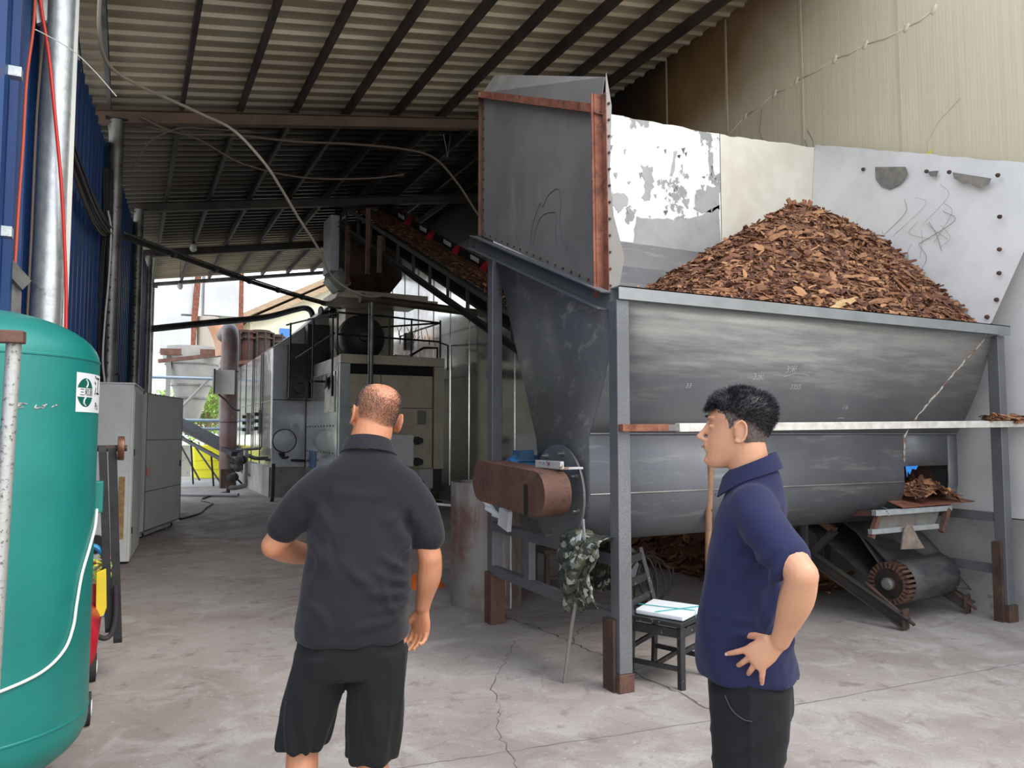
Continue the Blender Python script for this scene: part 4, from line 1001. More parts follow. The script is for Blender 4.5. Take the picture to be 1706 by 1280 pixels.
# ============================================================= BOILERS
# --- rear boiler with bright side casing
b1 = thing('boiler', 'rear boiler with bright reflective side casing and round hatch, seen past the grey cabinet', 'boiler', (3.8, 23.5, 0))
obj('plinth', MB().box(3.18, 5.6, 19.95, 27.2, 0, .74), M['concrete_wall'], b1)
obj('lower_casing', MB().box(3.30, 5.5, 20.0, 27.0, .74, 1.22), M['silver'], b1, bev=.01)
cas = obj('casing', MB().box(3.2, 5.5, 19.95, 27.25, 1.20, 3.74), M['silver'], b1, 'bright reflective casing', bev=.015)
for y in (21.35, 22.95, 24.6, 25.9): obj('casing_joint', MB().box(3.185, 3.2, y - .012, y + .012, 1.2, 3.73), M['cable'], cas)
obj('rivet_line', MB().box(3.19, 3.2, 20, 27.2, 2.40, 2.42), M['galv_old'], cas)
for y, zz in ((21.55, 1.9), (23.95, 1.88)):
    d = obj('door_latch', MB().box(3.12, 3.19, y - .10, y + .10, zz - .32, zz + .32), M['galv_old'], cas, bev=.01)
    for q in (-.18, .02, .2): obj('bolt', MB().cyl((3.02, y - .05, zz + q), (3.13, y - .05, zz + q), .05, 10), M['cable'], d)
for y in (21.35, 22.9): obj('side_pipe', MB().cyl((3.15, y, .8), (3.15, y, 3.7), .014, 8), M['cable'], b1)
obj('front_plate', MB().box(3.22, 4.04, 19.88, 19.95, .74, 3.74), M['silver_dull'], b1, bev=.01)
obj('front_seam', MB().box(3.22, 4.04, 19.872, 19.88, 2.42, 2.44).box(3.60, 3.62, 19.872, 19.88, 2.44, 3.74), M['cable'], b1)
ht = obj('round_hatch', MB().lathe([(.02, 0), (.27, 0), (.28, .02), (.28, .05), (.24, .055), (.02, .06)], (3.52, 19.87, 1.40), (0, -1, 0), 32), M['silver_dull'], b1)
obj('hatch_ring', MB().lathe([(.275, 0), (.30, 0), (.30, .06), (.275, .06)], (3.52, 19.87, 1.40), (0, -1, 0), 32, caps=False), M['cable'], b1)
obj('hatch_pipe', MB().tube(spline([(3.4, 19.8, 1.1), (3.5, 19.78, .98), (3.62, 19.78, 1.0)], 5), .03, 8).cyl((3.5, 19.8, 1.12), (3.5, 19.8, .95), .04, 8), M['cable'], b1)
# sloping top insulation and dark boxes
obj('top_hood', MB().prism([(3.2, 20.0, 3.75), (5.3, 20.0, 3.75), (5.3, 20.0, 5.05), (4.7, 20.0, 5.0), (3.9, 20.0, 4.25)], (0, 1.8, 0)), M['silver_dull'], b1)
obj('top_hood', MB().prism([(3.3, 22, 3.75), (5.0, 22, 3.75), (5.0, 22, 4.0), (3.9, 22, 4.0)], (0, 3.5, 0)), M['silver_dull'], b1)
obj('black_box', MB().box(3.56, 3.98, 19.45, 19.95, 2.48, 3.82), M['black'], b1, bev=.01)
obj('black_fan_housing', MB().prism([(3.50, 19.40, 2.45), (3.98, 19.40, 2.45), (3.98, 19.40, 2.95), (3.58, 19.40, 2.95)], (0, .1, 0)).lathe([(.12, 0), (.14, .03), (.13, .06), (.03, .07)], (3.78, 19.40, 2.70), (0, -1, 0), 20), M['black'], b1)
obj('dark_recess', MB().box(4.0, 5.3, 19.6, 19.95, 2.9, 4.35), M['black'], b1)
# low pipework at its left foot
lp = thing('pipework', 'tangle of black pipes and valves at the left foot of the rear boiler', 'pipes', (2.9, 22.5, 0))
M['pipe_grey'] = mat('grey steam pipe', (.30, .30, .29), .5, .3)
for pts, r, m in ([(3.25, 20.6, .95), (2.95, 20.8, .95), (2.75, 21.3, 1.05), (2.7, 21.8, .85)], .05, 'cable'), ([(2.75, 20.9, 1.15), (2.75, 20.9, .25)], .06, 'pipe_grey'), ([(2.75, 20.9, .25), (2.5, 20.6, .22), (2.3, 20.6, .22)], .06, 'pipe_grey'), ([(2.3, 20.6, .28), (2.3, 20.6, .02)], .05, 'cable'), ([(3.15, 20.3, .92), (4.0, 19.7, .90)], .035, 'cable'), ([(2.6, 21.5, 1.15), (3.1, 20.9, 1.2)], .04, 'cable'):
    obj('pipe', MB().tube(spline(pts, 4), r, 10), M[m], lp)
for c in ((2.72, 21.2, 1.0), (2.68, 21.6, .7), (2.45, 21.0, .45), (2.6, 20.7, .9)):
    obj('valve', MB().lathe([(.04, -.12), (.12, -.1), (.12, -.06), (.06, -.04), (.06, .04), (.12, .06), (.12, .1), (.04, .12)], c, (.6, .8, .2), 12), M['cable'], lp)
solo('floor_pipe', MB().cyl((1.2, 21.2, .06), (2.5, 20.2, .06), .05, 10), M['pipe_grey'], 'short grey pipe lying on the floor in front of the rear boiler', 'pipe')
solo('leaning_beam', MB().bar((3.05, 18.6, .03), (3.25, 19.75, .78), .14, .08, up=(1, 0, 0)), M['cable'], 'dark green steel channel leaning on the rear boiler plinth', 'beam')
cable('floor_cable', [(2.4, 22.0, .02), (1.9, 20.8, .02), (1.6, 19.6, .02), (1.75, 18.6, .02), (1.5, 17.4, .02), (1.3, 16.3, .02), (.9, 15.4, .02)], .022, M['cable'], 'black cable snaking over the floor beyond the grey cabinet')
# --- front boiler
b2 = thing('boiler', 'front boiler with beige front casing, two hinges and a railing platform on top', 'boiler', (5.2, 18, 0))
obj('plinth', MB().box(4.1, 6.3, 16.6, 19.8, 0, .3), M['concrete_wall'], b2)
obj('casing', MB().box(4.08, 6.42, 16.55, 19.8, .28, 2.98), M['beige'], b2, bev=.01)
sc2 = obj('side_casing', MB().box(4.04, 4.08, 16.6, 19.75, .3, 2.95), M['silver'], b2, 'bright rivetted side casing')
dots = mat('pressed dot', (.10, .11, .10), .5, .4)
k = 0
for y in np.linspace(16.9, 19.6, 10):
    for z in (1.15, 1.75, 2.4):
        obj('rivet', MB().lathe([(.022, 0), (.018, .012), (.004, .014)], (4.04, y, z), (-1, 0, 0), 8), dots, sc2)
obj('dark_access_plate', MB().box(4.02, 4.04, 16.75, 17.7, 2.05, 2.85), M['galv_old'], sc2)
obj('hand_wheel', MB().lathe([(.15, -.02), (.18, 0), (.15, .02)], (3.96, 17.4, 2.75), (-1, 0, 0), 20).cyl((4.04, 17.4, 2.75), (3.7, 17.4, 2.75), .025, 8).lathe([(.02, 0), (.07, .01), (.02, .05)], (3.68, 17.4, 2.75), (-1, 0, 0), 10), M['cable'], b2)
obj('blue_panel', MB().box(4.02, 4.04, 18.6, 19.3, .75, 1.15), mat('blue panel', (.05, .10, .22), .4, .5), sc2)
obj('lintel', MB().box(4.06, 6.46, 16.40, 16.6, 3.10, 3.30), M['beige'], b2, bev=.01)
obj('slot', MB().box(4.3, 6.30, 16.53, 16.548, 2.86, 3.10), mat('deep slot black', (.01, .01, .01), .8), b2)
obj('front_panel', MB().box(4.28, 6.20, 16.50, 16.56, .80, 2.88), M['beige'], b2, bev=.006)
obj('front_seam', MB().box(4.98, 4.995, 16.494, 16.5, 1.6, 2.94).box(4.3, 6.2, 16.494, 16.5, 2.14, 2.155), M['cable'], b2)
obj('pillar', MB().box(4.06, 4.28, 16.44, 16.56, .3, 3.1), M['silver_dull'], b2, bev=.006)
obj('pillar', MB().box(6.22, 6.46, 16.44, 16.56, .78, 3.1), M['beige'], b2, bev=.006)
obj('pillar_gap', MB().box(6.205, 6.22, 16.48, 16.5, .8, 2.96), M['copper'], b2)
fd = obj('furnace_door', MB().box(4.85, 5.68, 16.28, 16.5, .85, 1.55), M['white_paint'], b2, bev=.01)
for z in (.95, 1.42):
    obj('hinge', MB().cyl((5.78, 16.34, z - .09), (5.78, 16.34, z + .09), .05, 12).box(5.66, 5.90, 16.30, 16.40, z - .04, z + .04).lathe([(.07, 0), (.07, .03)], (5.84, 16.30, z), (0, -1, 0), 12), M['cable'], fd)
obj('data_plate', MB().box(5.84, 6.05, 16.485, 16.495, 1.78, 2.10), mat('brown data plate', (.22, .19, .14), .5, mix=(.30, .27, .2), mscale=20), b2)
obj('small_plate', MB().box(5.88, 6.2, 16.44, 16.5, .35, .78), M['silver_dull'], b2)
obj('gap_recess', MB().box(6.2, 6.42, 16.46, 16.55, .28, .78), M['cable'], b2)
obj('foot_pipe', MB().cyl((5.3, 16.35, .18), (6.3, 16.35, .18), .07, 12).cyl((5.8, 16.3, .45), (5.8, 16.18, .45), .12, 16).box(5.6, 6.3, 16.1, 16.4, .0, .08), M['rust_dark'], b2)
obj('rear_block', MB().box(4.55, 5.75, 18.0, 19.7, 3.28, 4.86), M['beige'], b2, bev=.01)
obj('top_deck', MB().box(4.1, 6.46, 16.75, 19.8, 2.98, 3.28), M['galv_old'], b2)
drm = obj('steam_drum', MB().lathe([(.01, .42), (.10, .42), (.12, .36), (.38, .30), (.52, .14), (.54, 0), (.54, -.8)], (4.82, 17.55, 3.80), (-.12, -1, 0), 40), mat('dark drum end', (.06, .055, .06), .45, .3, mix=(.09, .07, .075), mscale=3), b2, smooth=50)
obj('drum_band', MB().lathe([(.545, -.02), (.55, -.02), (.55, .02), (.545, .02)], (4.82, 17.6, 3.80), (-.12, -1, 0), 40), M['cable'], b2)
obj('control_box', MB().box(5.80, 5.98, 17.2, 17.4, 3.55, 3.95).box(5.55, 5.98, 17.2, 17.5, 3.28, 3.42), M['galv_old'], b2)
rl = MB()
def rail(name, pts, r=.022): obj(name, MB().tube(pts, r, 8), M['black'], b2)
rail('railing_bar', [(4.03, 16.6, 4.22), (5.2, 16.6, 4.20), (6.42, 16.6, 4.14)])
rail('railing_bar', [(4.03, 16.6, 3.74), (6.42, 16.6, 3.70)])
rail('railing_bar', [(6.42, 16.6, 4.14), (6.42, 18.2, 4.16), (6.42, 19.6, 4.16)])
rail('railing_bar', [(6.42, 16.6, 4.14), (5.0, 18.4, 4.14)])
rail('railing_bar', [(6.42, 16.7, 3.70), (6.85, 17.2, 3.70), (6.85, 17.2, 3.1)])
for x in (4.03, 5.2, 5.72, 6.42): rail('railing_post', [(x, 16.6, 3.28), (x, 16.6, 4.2)])
rail('railing_bar', [(3.3, 18.6, 4.15), (4.03, 16.7, 4.22)]); rail('railing_bar', [(3.5, 18.4, 3.35), (4.03, 16.9, 3.8)])
for x, y in ((3.36, 18.4), (3.72, 17.6), (4.0, 16.9)): rail('railing_post', [(x, y, 2.4), (x, y, 4.18)])
rail('ladder_bar', [(5.9, 17.3, 3.40), (6.2, 17.1, 3.6), (6.5, 17.0, 3.6), (6.5, 17.0, 3.3)], .03)
for k in range(7):
    rnd = random.Random(k); x = 5.6 + .12 * k
    rail('loose_wire', spline([(x, 17.3, 4.1), (x + rnd.uniform(-.1, .1), 17.3, 3.9), (x + rnd.uniform(-.15, .15), 17.3, 3.6 + rnd.uniform(0, .2)), (x + .1, 17.3, 3.9)], 5), .008)
# vertical post and thick horizontal pipe in front
pp = thing('steam_pipe_support', 'thick brown horizontal pipe on a slim post in front of the beige boiler', 'pipe', (4.46, 15.5, 0))
pm2 = mat('dusty brown pipe', (.16, .125, .085), .5, .4, mix=(.10, .075, .05), mscale=2)
obj('pipe', MB().cyl((4.26, 15.5, 4.38), (6.86, 15.5, 4.246), .085, 20), pm2, pp)
obj('pipe_end', MB().cyl((4.22, 15.5, 4.38), (4.30, 15.5, 4.376), .11, 20), pm2, pp)
obj('post', MB().cyl((4.46, 15.5, 0), (4.46, 15.5, 4.30), .055, 16), M['galv_old'], pp)
# top flange slab and feed chute
ch = thing('feed_chute', 'dark rusty feed chute with a funnel bottom above the front boiler', 'chute', (4.6, 17, 4.6))
obj('flange', MB().box(3.95, 6.0, 16.3, 17.7, 4.52, 4.68).box(3.9, 6.2, 16.2, 16.3, 4.50, 4.56), M['beige'], ch)
def frustum(x0, x1, y0, y1, z0, X0, X1, Y0, Y1, z1):
    return MB().add([V(x0, y0, z0), V(x1, y0, z0), V(x1, y1, z0), V(x0, y1, z0), V(X0, Y0, z1), V(X1, Y0, z1), V(X1, Y1, z1), V(X0, Y1, z1)],
                    [(3, 2, 1, 0), (4, 5, 6, 7), (0, 1, 5, 4), (1, 2, 6, 5), (2, 3, 7, 6), (3, 0, 4, 7)])
obj('funnel', frustum(4.2, 5.15, 16.6, 17.5, 4.66, 3.95, 5.38, 16.3, 17.6, 5.02), M['rust_dark'], ch)
obj('box', MB().box(3.95, 5.38, 16.3, 17.6, 5.02, 6.18), mat('sooty brown plate', (.085, .055, .03), .6, .3, mix=(.03, .02, .015), mscale=1.5), ch)
obj('corner_strut', MB().angle((3.95, 16.3, 5.0), (3.95, 16.3, 6.3), .06, .01, (1, 0, 0), (0, -1, 0)), M['rust_dark'], ch)
gd_ = obj('side_duct', MB().box(3.76, 3.94, 16.2, 16.9, 5.05, 6.25), M['silver_dull'], ch, 'dull silver side duct')
obj('spout', MB().prism([(3.70, 16.15, 4.86), (3.98, 16.15, 5.12), (4.20, 16.15, 4.80), (4.05, 16.15, 4.62), (3.92, 16.15, 4.62)], (0, .5, 0)), M['galv_old'], ch)
# black overhead pipe
op = thing('overhead_pipe', 'long black overhead pipe with an elbow, crossing in front of the bright rear opening', 'pipe', (2, 21, 4.2))
obj('pipe', MB().tube([(.27, 20.3, 4.06)] + spline([(1.8, 21.0, 4.42), (3.3, 22.0, 4.80), (4.25, 22.7, 5.18), (4.6, 23, 5.30), (4.78, 23, 5.22), (4.86, 23, 4.95), (4.86, 23, 4.6)], 6), .085, 14), M['black'], op)
obj('flange', MB().cyl((4.86, 23, 4.92), (4.86, 23, 5.0), .17, 18), M['black'], op)
obj('body', MB().lathe([(.1, 0), (.2, .1), (.22, .3), (.12, .5)], (4.95, 22.8, 4.3)), M['black'], op)
vv = thing('valve_cluster', 'dark valves and gauges where the sloping conduit meets the boiler top', 'valve', (4.55, 19.2, 4.6))
obj('stem', MB().cyl((4.52, 19.0, 4.6), (4.52, 19.0, 5.25), .05, 10).cyl((4.40, 19.0, 4.7), (4.40, 19.0, 5.0), .04, 8), M['cable'], vv)
obj('bonnet', MB().lathe([(.05, 0), (.15, .02), (.15, .06), (.08, .1), (.08, .25), (.12, .27), (.12, .3), (.05, .32)], (4.48, 19.0, 4.45)), M['cable'], vv)
obj('cross_pipe', MB().tube([(4.2, 19, 4.55), (4.75, 18.9, 4.7), (4.85, 18.8, 4.7)], .035, 8), M['cable'], vv)
obj('hand_wheel', MB().tube([(4.85 + .12 * math.cos(a), 18.5, 4.62 + .12 * math.sin(a)) for a in np.linspace(0, 6.28, 17)], .02, 6, caps=False), M['cable'], vv)
obj('gauge', MB().lathe([(.1, 0), (.12, .03), (.1, .05)], (4.2, 18.95, 4.6), (-1, -.3, 0), 18), M['cable'], vv)
# --- rusty machinery behind the rear boiler
ru = thing('economiser', 'cluster of rusty bolted flanged drums behind and above the rear boiler', 'machine', (4.0, 27, 3.6))
RD = mat('red brown rusty drum', (.16, .05, .03), .7, .3, mix=(.06, .04, .035), mscale=1.5, bump=.3)
for i, (x, r, z0, z1) in enumerate([(3.10, .30, 3.5, 5.15), (3.6, .28, 3.6, 5.2), (4.15, .34, 3.7, 5.25), (4.7, .28, 3.9, 5.15)]):
    d = obj('drum', MB().cyl((x, 28 + .2 * i, z0), (x, 28 + .2 * i, z1), r, 20), RD if i in (0, 1) else M['rust_dark'], ru)
    for z in (z0 + .25, z1 - .3, z1 - .1):
        f_ = obj('flange', MB().cyl((x, 28 + .2 * i, z), (x, 28 + .2 * i, z + .05), r + .08, 20), M['rust_dark'], d)
for k in range(6): obj('tie_rod', MB().cyl((3.35 + .28 * k, 27.6, 3.6), (3.35 + .28 * k, 27.6, 5.1), .03, 6), M['cable'], ru)
obj('ledge', MB().bar((2.9, 27.6, 3.95), (4.1, 27.6, 4.1), .2, .12), M['rust_brown'], ru)
obj('support', MB().box(3.0, 5.0, 28.0, 29, 0, 3.6), M['rust_dark'], ru)
# rusty elbow pipe with a junction cabinet
ep = thing('elbow_pipe', 'thick rusty vertical pipe with a rounded elbow top, left of the rear boiler', 'pipe', (2.6, 24.5, 0))
obj('pipe', MB().tube([(2.65, 24, .55), (2.65, 24, 4.2)] + [(2.65, 24 + .42 - .42 * math.cos(a), 4.25 + .42 * math.sin(a)) for a in np.linspace(0, 1.5, 8)] + [(2.65, 25.6, 4.68)], .24, 22), mat('rusty purple pipe', (.13, .07, .065), .5, .4, mix=(.20, .18, .18), mscale=1), ep, smooth=60)
for z in (1.9, 3.4): obj('pipe_ring', MB().cyl((2.65, 24, z), (2.65, 24, z + .03), .255, 22), M['rust_dark'], ep)
obj('stand', MB().box(2.45, 2.85, 23.8, 24.2, 0, .55), M['rust_dark'], ep)
jb = thing('junction_cabinet', 'grey junction cabinet mounted half way up the thick rusty pipe', 'cabinet', (2.4, 23.6, 2.8))
obj('body', MB().box(2.18, 2.74, 23.52, 23.74, 2.72, 3.42), M['grey_paint'], jb, bev=.01)
obj('open_door', MB().box(2.14, 2.18, 23.2, 23.55, 2.72, 3.42), M['cable'], jb)
obj('cable_tail', MB().tube(spline([(2.3, 23.6, 2.72), (2.5, 23.55, 2.55), (2.75, 23.6, 2.3), (2.9, 23.6, 2.25)], 5), .03, 7), M['cable'], jb)
# ============================================================= INCLINED CONVEYOR
cu_ = V(-.135, .991, 0); cw = V(.991, .135, 0); C0 = V(5.60, 4.17, 0)
def cv(s, w, h=0): return C0 + cu_ * s + cw * w + V(0, 0, .06 + .495 * s + h)
SE = 12.45
cn = thing('inclined_conveyor', 'long inclined belt conveyor carrying bark chips from under the hopper up to the feed chute', 'conveyor', (5.9, 4.3, 0))
FR = mat('dark conveyor frame', (.055, .053, .05), .55, .3, mix=(.09, .075, .06), mscale=3, bump=.2)
RB = M['rust_brown']
W = 1.0
upv = cu_.cross(cw) * -1
slope_n = V(-cu_.x * .495, -cu_.y * .495, 1).normalized()
for w, nm in ((0, 'lower_beam'), (W, 'lower_beam')):
    obj(nm, MB().channel(cv(0, w), cv(SE, w), .06, .10, .008, up=slope_n, side=-cw if w == 0 else cw), FR, cn)
for w in (0, W):
    obj('upper_beam', MB().bar(cv(1.15, w, .42), cv(SE, w, .42), .05, .07, up=slope_n), FR, cn)
    k = 1.25
    while k < SE:
        obj('lattice_post', MB().bar(cv(k, w, .04), cv(k, w, .42), .05, .02, up=cu_), FR, cn)
        k += .62
# tail frame: rusty brace, cross ladder, tensioner ends
for w in (0, W):
    obj('tail_brace', MB().angle(cv(1.15, w, -.02), cv(.8, w, .42), .05, .006, cu_, cw), FR, cn)
    obj('tail_brace', MB().bar(cv(.85, w, .03), cv(.62, w, .36), .05, .05, up=cw), FR, cn)
    obj('tensioner', MB().cyl(cv(-.05, w, .02), cv(.35, w, .09), .014, 8).bar(cv(.02, w, -.06), cv(.02, w, .10), .09, .012, up=cu_), M['rust_dark'], cn)
obj('tail_rail', MB().bar(cv(.62, 0, .36), cv(1.9, 0, .42), .05, .06, up=slope_n), RB, cn, 'rusty red angle rail')
# tail drum: slatted pulley
dc = cv(.22, .12, .155); de = cv(.22, W - .04, .155)
dm = obj('tail_drum', MB().cyl(dc, de, .125, 28), FR, cn)
obj('drum_face', MB().lathe([(.02, .01), (.055, .01), (.058, .0), (.13, 0), (.135, -.01), (.135, -.02)], dc, -cw, 32), M['rust_dark'], dm)
obj('drum_hub', MB().lathe([(.05, 0), (.05, .03), (.035, .035), (.035, .05), (.004, .052)], dc, -cw, 24), M['galv_old'], dm)
for k in range(26):
    a = 2 * math.pi * k / 26; r = (V(0, 0, 1) * math.sin(a) + cu_ * math.cos(a)); t = (V(0, 0, 1) * math.cos(a) - cu_ * math.sin(a))
    c = dc + r * .150
    obj('slat', MB().bar(c + cw * -.01, c + cw * .8, .020, .05, up=r), M['rust_brown'], dm)
# belt: loop round the tail drum with the sagging cover
rings = []
pth = [cv(SE - .2, 0, .40), cv(6, 0, .40), cv(1.6, 0, .40), cv(1.0, 0, .38), cv(.45, 0, .33)]
for k in range(9):
    a = math.pi * (.38 + 1.12 * k / 8)
    pth.append(C0 + cu_ * (.22 + .176 * math.cos(a)) + V(0, 0, .06 + .495 * .22 + .155 + .176 * math.sin(a)))
pth += [cv(.9, 0, .12), cv(1.6, 0, .10), cv(6, 0, .06), cv(SE - .2, 0, .06)]
belt = MB(); n = len(pth)
vs = []
for w in np.linspace(.22, W - .06, 5):
    for i, p in enumerate(pth): vs.append(p + cw * w + V(0, 0, .06 * abs(w - .5) * 2 if i < 5 else 0) + V(0, 0, .006 * math.sin(i * 2 + w * 9)))
belt.add(vs, [(j * n + i, j * n + i + 1, (j + 1) * n + i + 1, (j + 1) * n + i) for j in range(4) for i in range(n - 1)])
obj('belt', belt, mat('worn black belt', (.035, .035, .037), .55, 0, mix=(.075, .07, .065), mscale=4, bump=.2, stretch=(1, 4, 4)), cn, 'worn black rubber belt', solid=.012, smooth=60)
# loose cover cloth hanging over the tail
def cover(u, v):
    p = cv(.02 + 1.1 * v + .22 * (1 - u) * (1 - v), .22 + .86 * u, .0) + V(0, 0, .33 + .14 * v - .02 * math.sin(6 * u + 2 * v) - .30 * max(0, .35 - v) * 2)
    return p + V(0, 0, .012 * noise.noise(V(u * 5, v * 7, 1)))
obj('tail_cover', MB().grid(cover, 20, 16), mat('dark canvas', (.05, .05, .052), .75, 0, mix=(.09, .085, .08), mscale=6, bump=.5, bscale=20), cn, 'dark canvas belt cover', solid=.006, smooth=60)
# side skirt with red rollers on the far side
obj('far_skirt', MB().prism([cv(6.6, W + .03, .45), cv(SE - .2, W + .03, .45), cv(SE - .2, W + .03, .62), cv(6.6, W + .03, .62)], cw * .02), M['black'], cn)
for k in range(5):
    s = 6.8 + k * 1.0
    obj('red_roller', MB().cyl(cv(s, W - .10, .50), cv(s + .10, W + .02, .56), .065, 14), mat('faded red roller', (.35, .02, .03), .5), cn)
    obj('skirt_label', MB().prism([cv(s + .35, W + .02, .51), cv(s + .62, W + .02, .51), cv(s + .62, W + .02, .59), cv(s + .35, W + .02, .59)], cw * -.01), M['grey_paint'], cn)
obj('head_plate', MB().prism([cv(10.6, W + .02, .62), cv(SE, W + .02, .45), cv(SE, W + .02, .60), cv(10.6, W + .02, .72)], cw * .04), RB, cn)
# head motor
hm = obj('head_motor', MB().lathe([(.05, 0), (.11, .01), (.11, .06), (.09, .07), (.09, .16), (.13, .18), (.13, .20), (.13, .54), (.11, .58), (.04, .60)], cv(11.9, .12, .44) + V(0, 0, .05), (.991, .02, 0), 20), mat('dusty motor grey', (.16, .15, .12), .6, .2), cn)
for k in range(6): obj('cooling_fin', MB().lathe([(.115, 0), (.115, .012)], cv(11.9, .12, .49) + V(.09 + .02 * k, 0, 0), (1, 0, 0), 18), M['galv_old'], hm)
obj('motor_box', MB().box(-.08, .10, -.05, .05, .12, .18, Matrix.Translation(cv(11.9, .5, .49))), M['galv_old'], hm)
for s, w, lab in ((12.3, 0.02, 'a'), (12.3, W - .02, 'b')):
    pass
# support legs
for s, w, a, c in ((10.45, -.10, .75, -.55), (9.9, -.10, .35, -.35)):
    p = cv(s, w, 0); obj('hanging_strut', MB().bar(p + V(0, 0, a), p + V(0, 0, c), .08, .05, up=(0, 1, 0)), M['rust_brown'], cn)
pp_ = cv(11.6, -.05, 0); obj('support_post', MB().bar(pp_ + V(0, 0, .1), (pp_.x, pp_.y, 4.68), .09, .07, up=(0, 1, 0)), RB, cn)
# bark on the belt
rnd = random.Random(19); mb = MB(); tones = []
for i in range(5200):
    s = rnd.uniform(.9, SE - .5); w = rnd.uniform(.12, W - .12)
    t = min(1, max(0, rnd.gauss(.5, .25)))
    chip(mb, cv(s, w, .44 + .05 * (1 - abs(w - .5) * 2) + rnd.uniform(0, .03)), slope_n + V(rnd.gauss(0, .4), rnd.gauss(0, .4), 0), rnd.uniform(.05, .13), rnd.uniform(.012, .03), .006, rnd, t, tones)
o = obj('belt_chips', mb, BARK, None, smooth=30); put_tones(o.data, tones)
tag(o, 'layer of bark chips riding on the inclined conveyor belt', 'wood chips', None, 'stuff')
# --- outlet table beneath the hopper, in front of the conveyor tail
ot = thing('outlet_frame', 'galvanised square tube frame under the outlet at the right end of the hopper', 'frame', (6.2, 4.6, 0))
obj('top_bar', MB().bar((5.33, 4.24, .935), (6.30, 4.26, .935), .045, .045), M['galv'], ot, bev=.003)
obj('bottom_bar', MB().bar((5.28, 4.24, .79), (6.12, 4.26, .79), .045, .04), M['galv'], ot, bev=.003)
obj('web_plate', MB().prism([(5.36, 4.27, .80), (6.12, 4.28, .80), (6.2, 4.28, .92), (5.40, 4.27, .92)], (0, .005, 0)), mat('dusty grey web', (.17, .16, .145), .7, .2, mix=(.12, .10, .085), mscale=8), ot)
for x in (5.30, 6.16): obj('side_bar', MB().bar((x, 4.25, .74), (x + .10, 4.25, .93), .04, .04, up=(0, 1, 0)).bar((x + .1, 4.26, .93), (x + .2, 5.1, .84), .04, .04), M['rust_brown'], ot)
for x, y in ((5.50, 5.1), (6.36, 5.1)): obj('leg', MB().bar((x, y, 0), (x, y, .82), .04, .04, up=(0, 1, 0)), SD, ot)
obj('wire_wrap', MB().tube([(5.46 + .02 * math.sin(k), 4.24 + .03 * math.cos(k * 1.3), .90 + .004 * k) for k in range(20)], .004, 5), M['galv_old'], ot)
obj('torn_sack', MB().prism([(5.66, 4.20, .83), (5.72, 4.20, .83), (5.79, 4.19, .71), (5.86, 4.19, .63), (5.58, 4.19, .64), (5.62, 4.20, .75)], (0, .012, 0)), mat('dusty sacking', (.22, .18, .14), .9, mix=(.14, .10, .08), mscale=12, bump=.5), ot, 'dusty scrap of sacking', smooth=0)
solo('rusty_tray', MB().prism([(5.62, 4.20, .965), (6.62, 4.24, .975), (6.62, 4.58, 1.02), (5.80, 4.58, 1.02)], (0, 0, .006)), M['rust'], 'rusty bent steel plate lying on the galvanised frame below the outlet', 'plate')
# --- steel drum
dr_ = thing('steel_drum', 'tall rust streaked open steel pipe section standing beside the rear left hopper post', 'drum', (3.03, 6.62, 0))
DM = mat('rust streaked grey drum', (.27, .25, .22), .6, .25, mix=(.17, .10, .075), mscale=2.4, mlo=.4, mhi=.62, streak=((.40, .38, .35), (5, 5, .7), .5, .7), bump=.15)
obj('shell', MB().rings([[V(3.03 + r * math.cos(a), 6.62 + r * math.sin(a), z) for a in np.linspace(0, 2 * math.pi, 49)[:-1]] for r, z in ((.33, 0), (.33, 1.12), (.318, 1.12), (.318, .02))], caps=False), DM, dr_, smooth=60)
sa = math.atan2(-.95, .30)
sx_, sy_ = 3.03 + .332 * math.cos(sa), 6.62 + .332 * math.sin(sa)
obj('weld_seam', MB().tube([(sx_, sy_, k * .112) for k in range(11)], [.007, .01, .006, .011, .007, .01, .006, .009, .007, .01, .006], 6), M['grey_board'], dr_, 'pale weld seam')
# --- leaning rods behind the hopper on the right wall
for k, (a, c, lab) in enumerate([((5.0, 10.5, .6), (5.65, 10.6, 2.35), 'left of the three'), ((5.35, 10.5, .6), (5.75, 10.6, 2.25), 'middle one of the three'), ((5.65, 10.4, .9), (5.85, 10.5, 1.95), 'right and shortest of the three')]):
    solo('leaning_rod', MB().tube([V(a) + V(1.0, .3, -.58), V(c) + V(1.0, .3, 0)], .022, 8), M['cable'], f'{lab} dark rods leaning behind the hopper end plate', 'rod')
# --- galvanised bracket frame on the floor behind the first man
br = thing('angle_bracket', 'small folded galvanised angle frame standing on the floor left of the steel drum', 'bracket', (4.3, 10.2, 0))
obj('top_bar', MB().bar((3.75, 10.4, .60), (4.45, 10.1, .52), .05, .03), M['galv'], br)
obj('leg', MB().bar((3.78, 10.4, .58), (4.42, 9.6, .02), .07, .03), M['galv_old'], br)
obj('leg', MB().bar((4.42, 10.12, .52), (4.75, 9.9, .02), .07, .03), M['galv_old'], br)
# --- orange thing behind the first man
solo('orange_bucket_lid', MB().lathe([(.22, 0), (.20, .03), (.12, .11), (.06, .14), (.005, .15)], (2.78, 7.62, 0), n=28), M['orange'], 'orange cone shaped lid on the floor behind the man in black', 'cover', smooth=60)
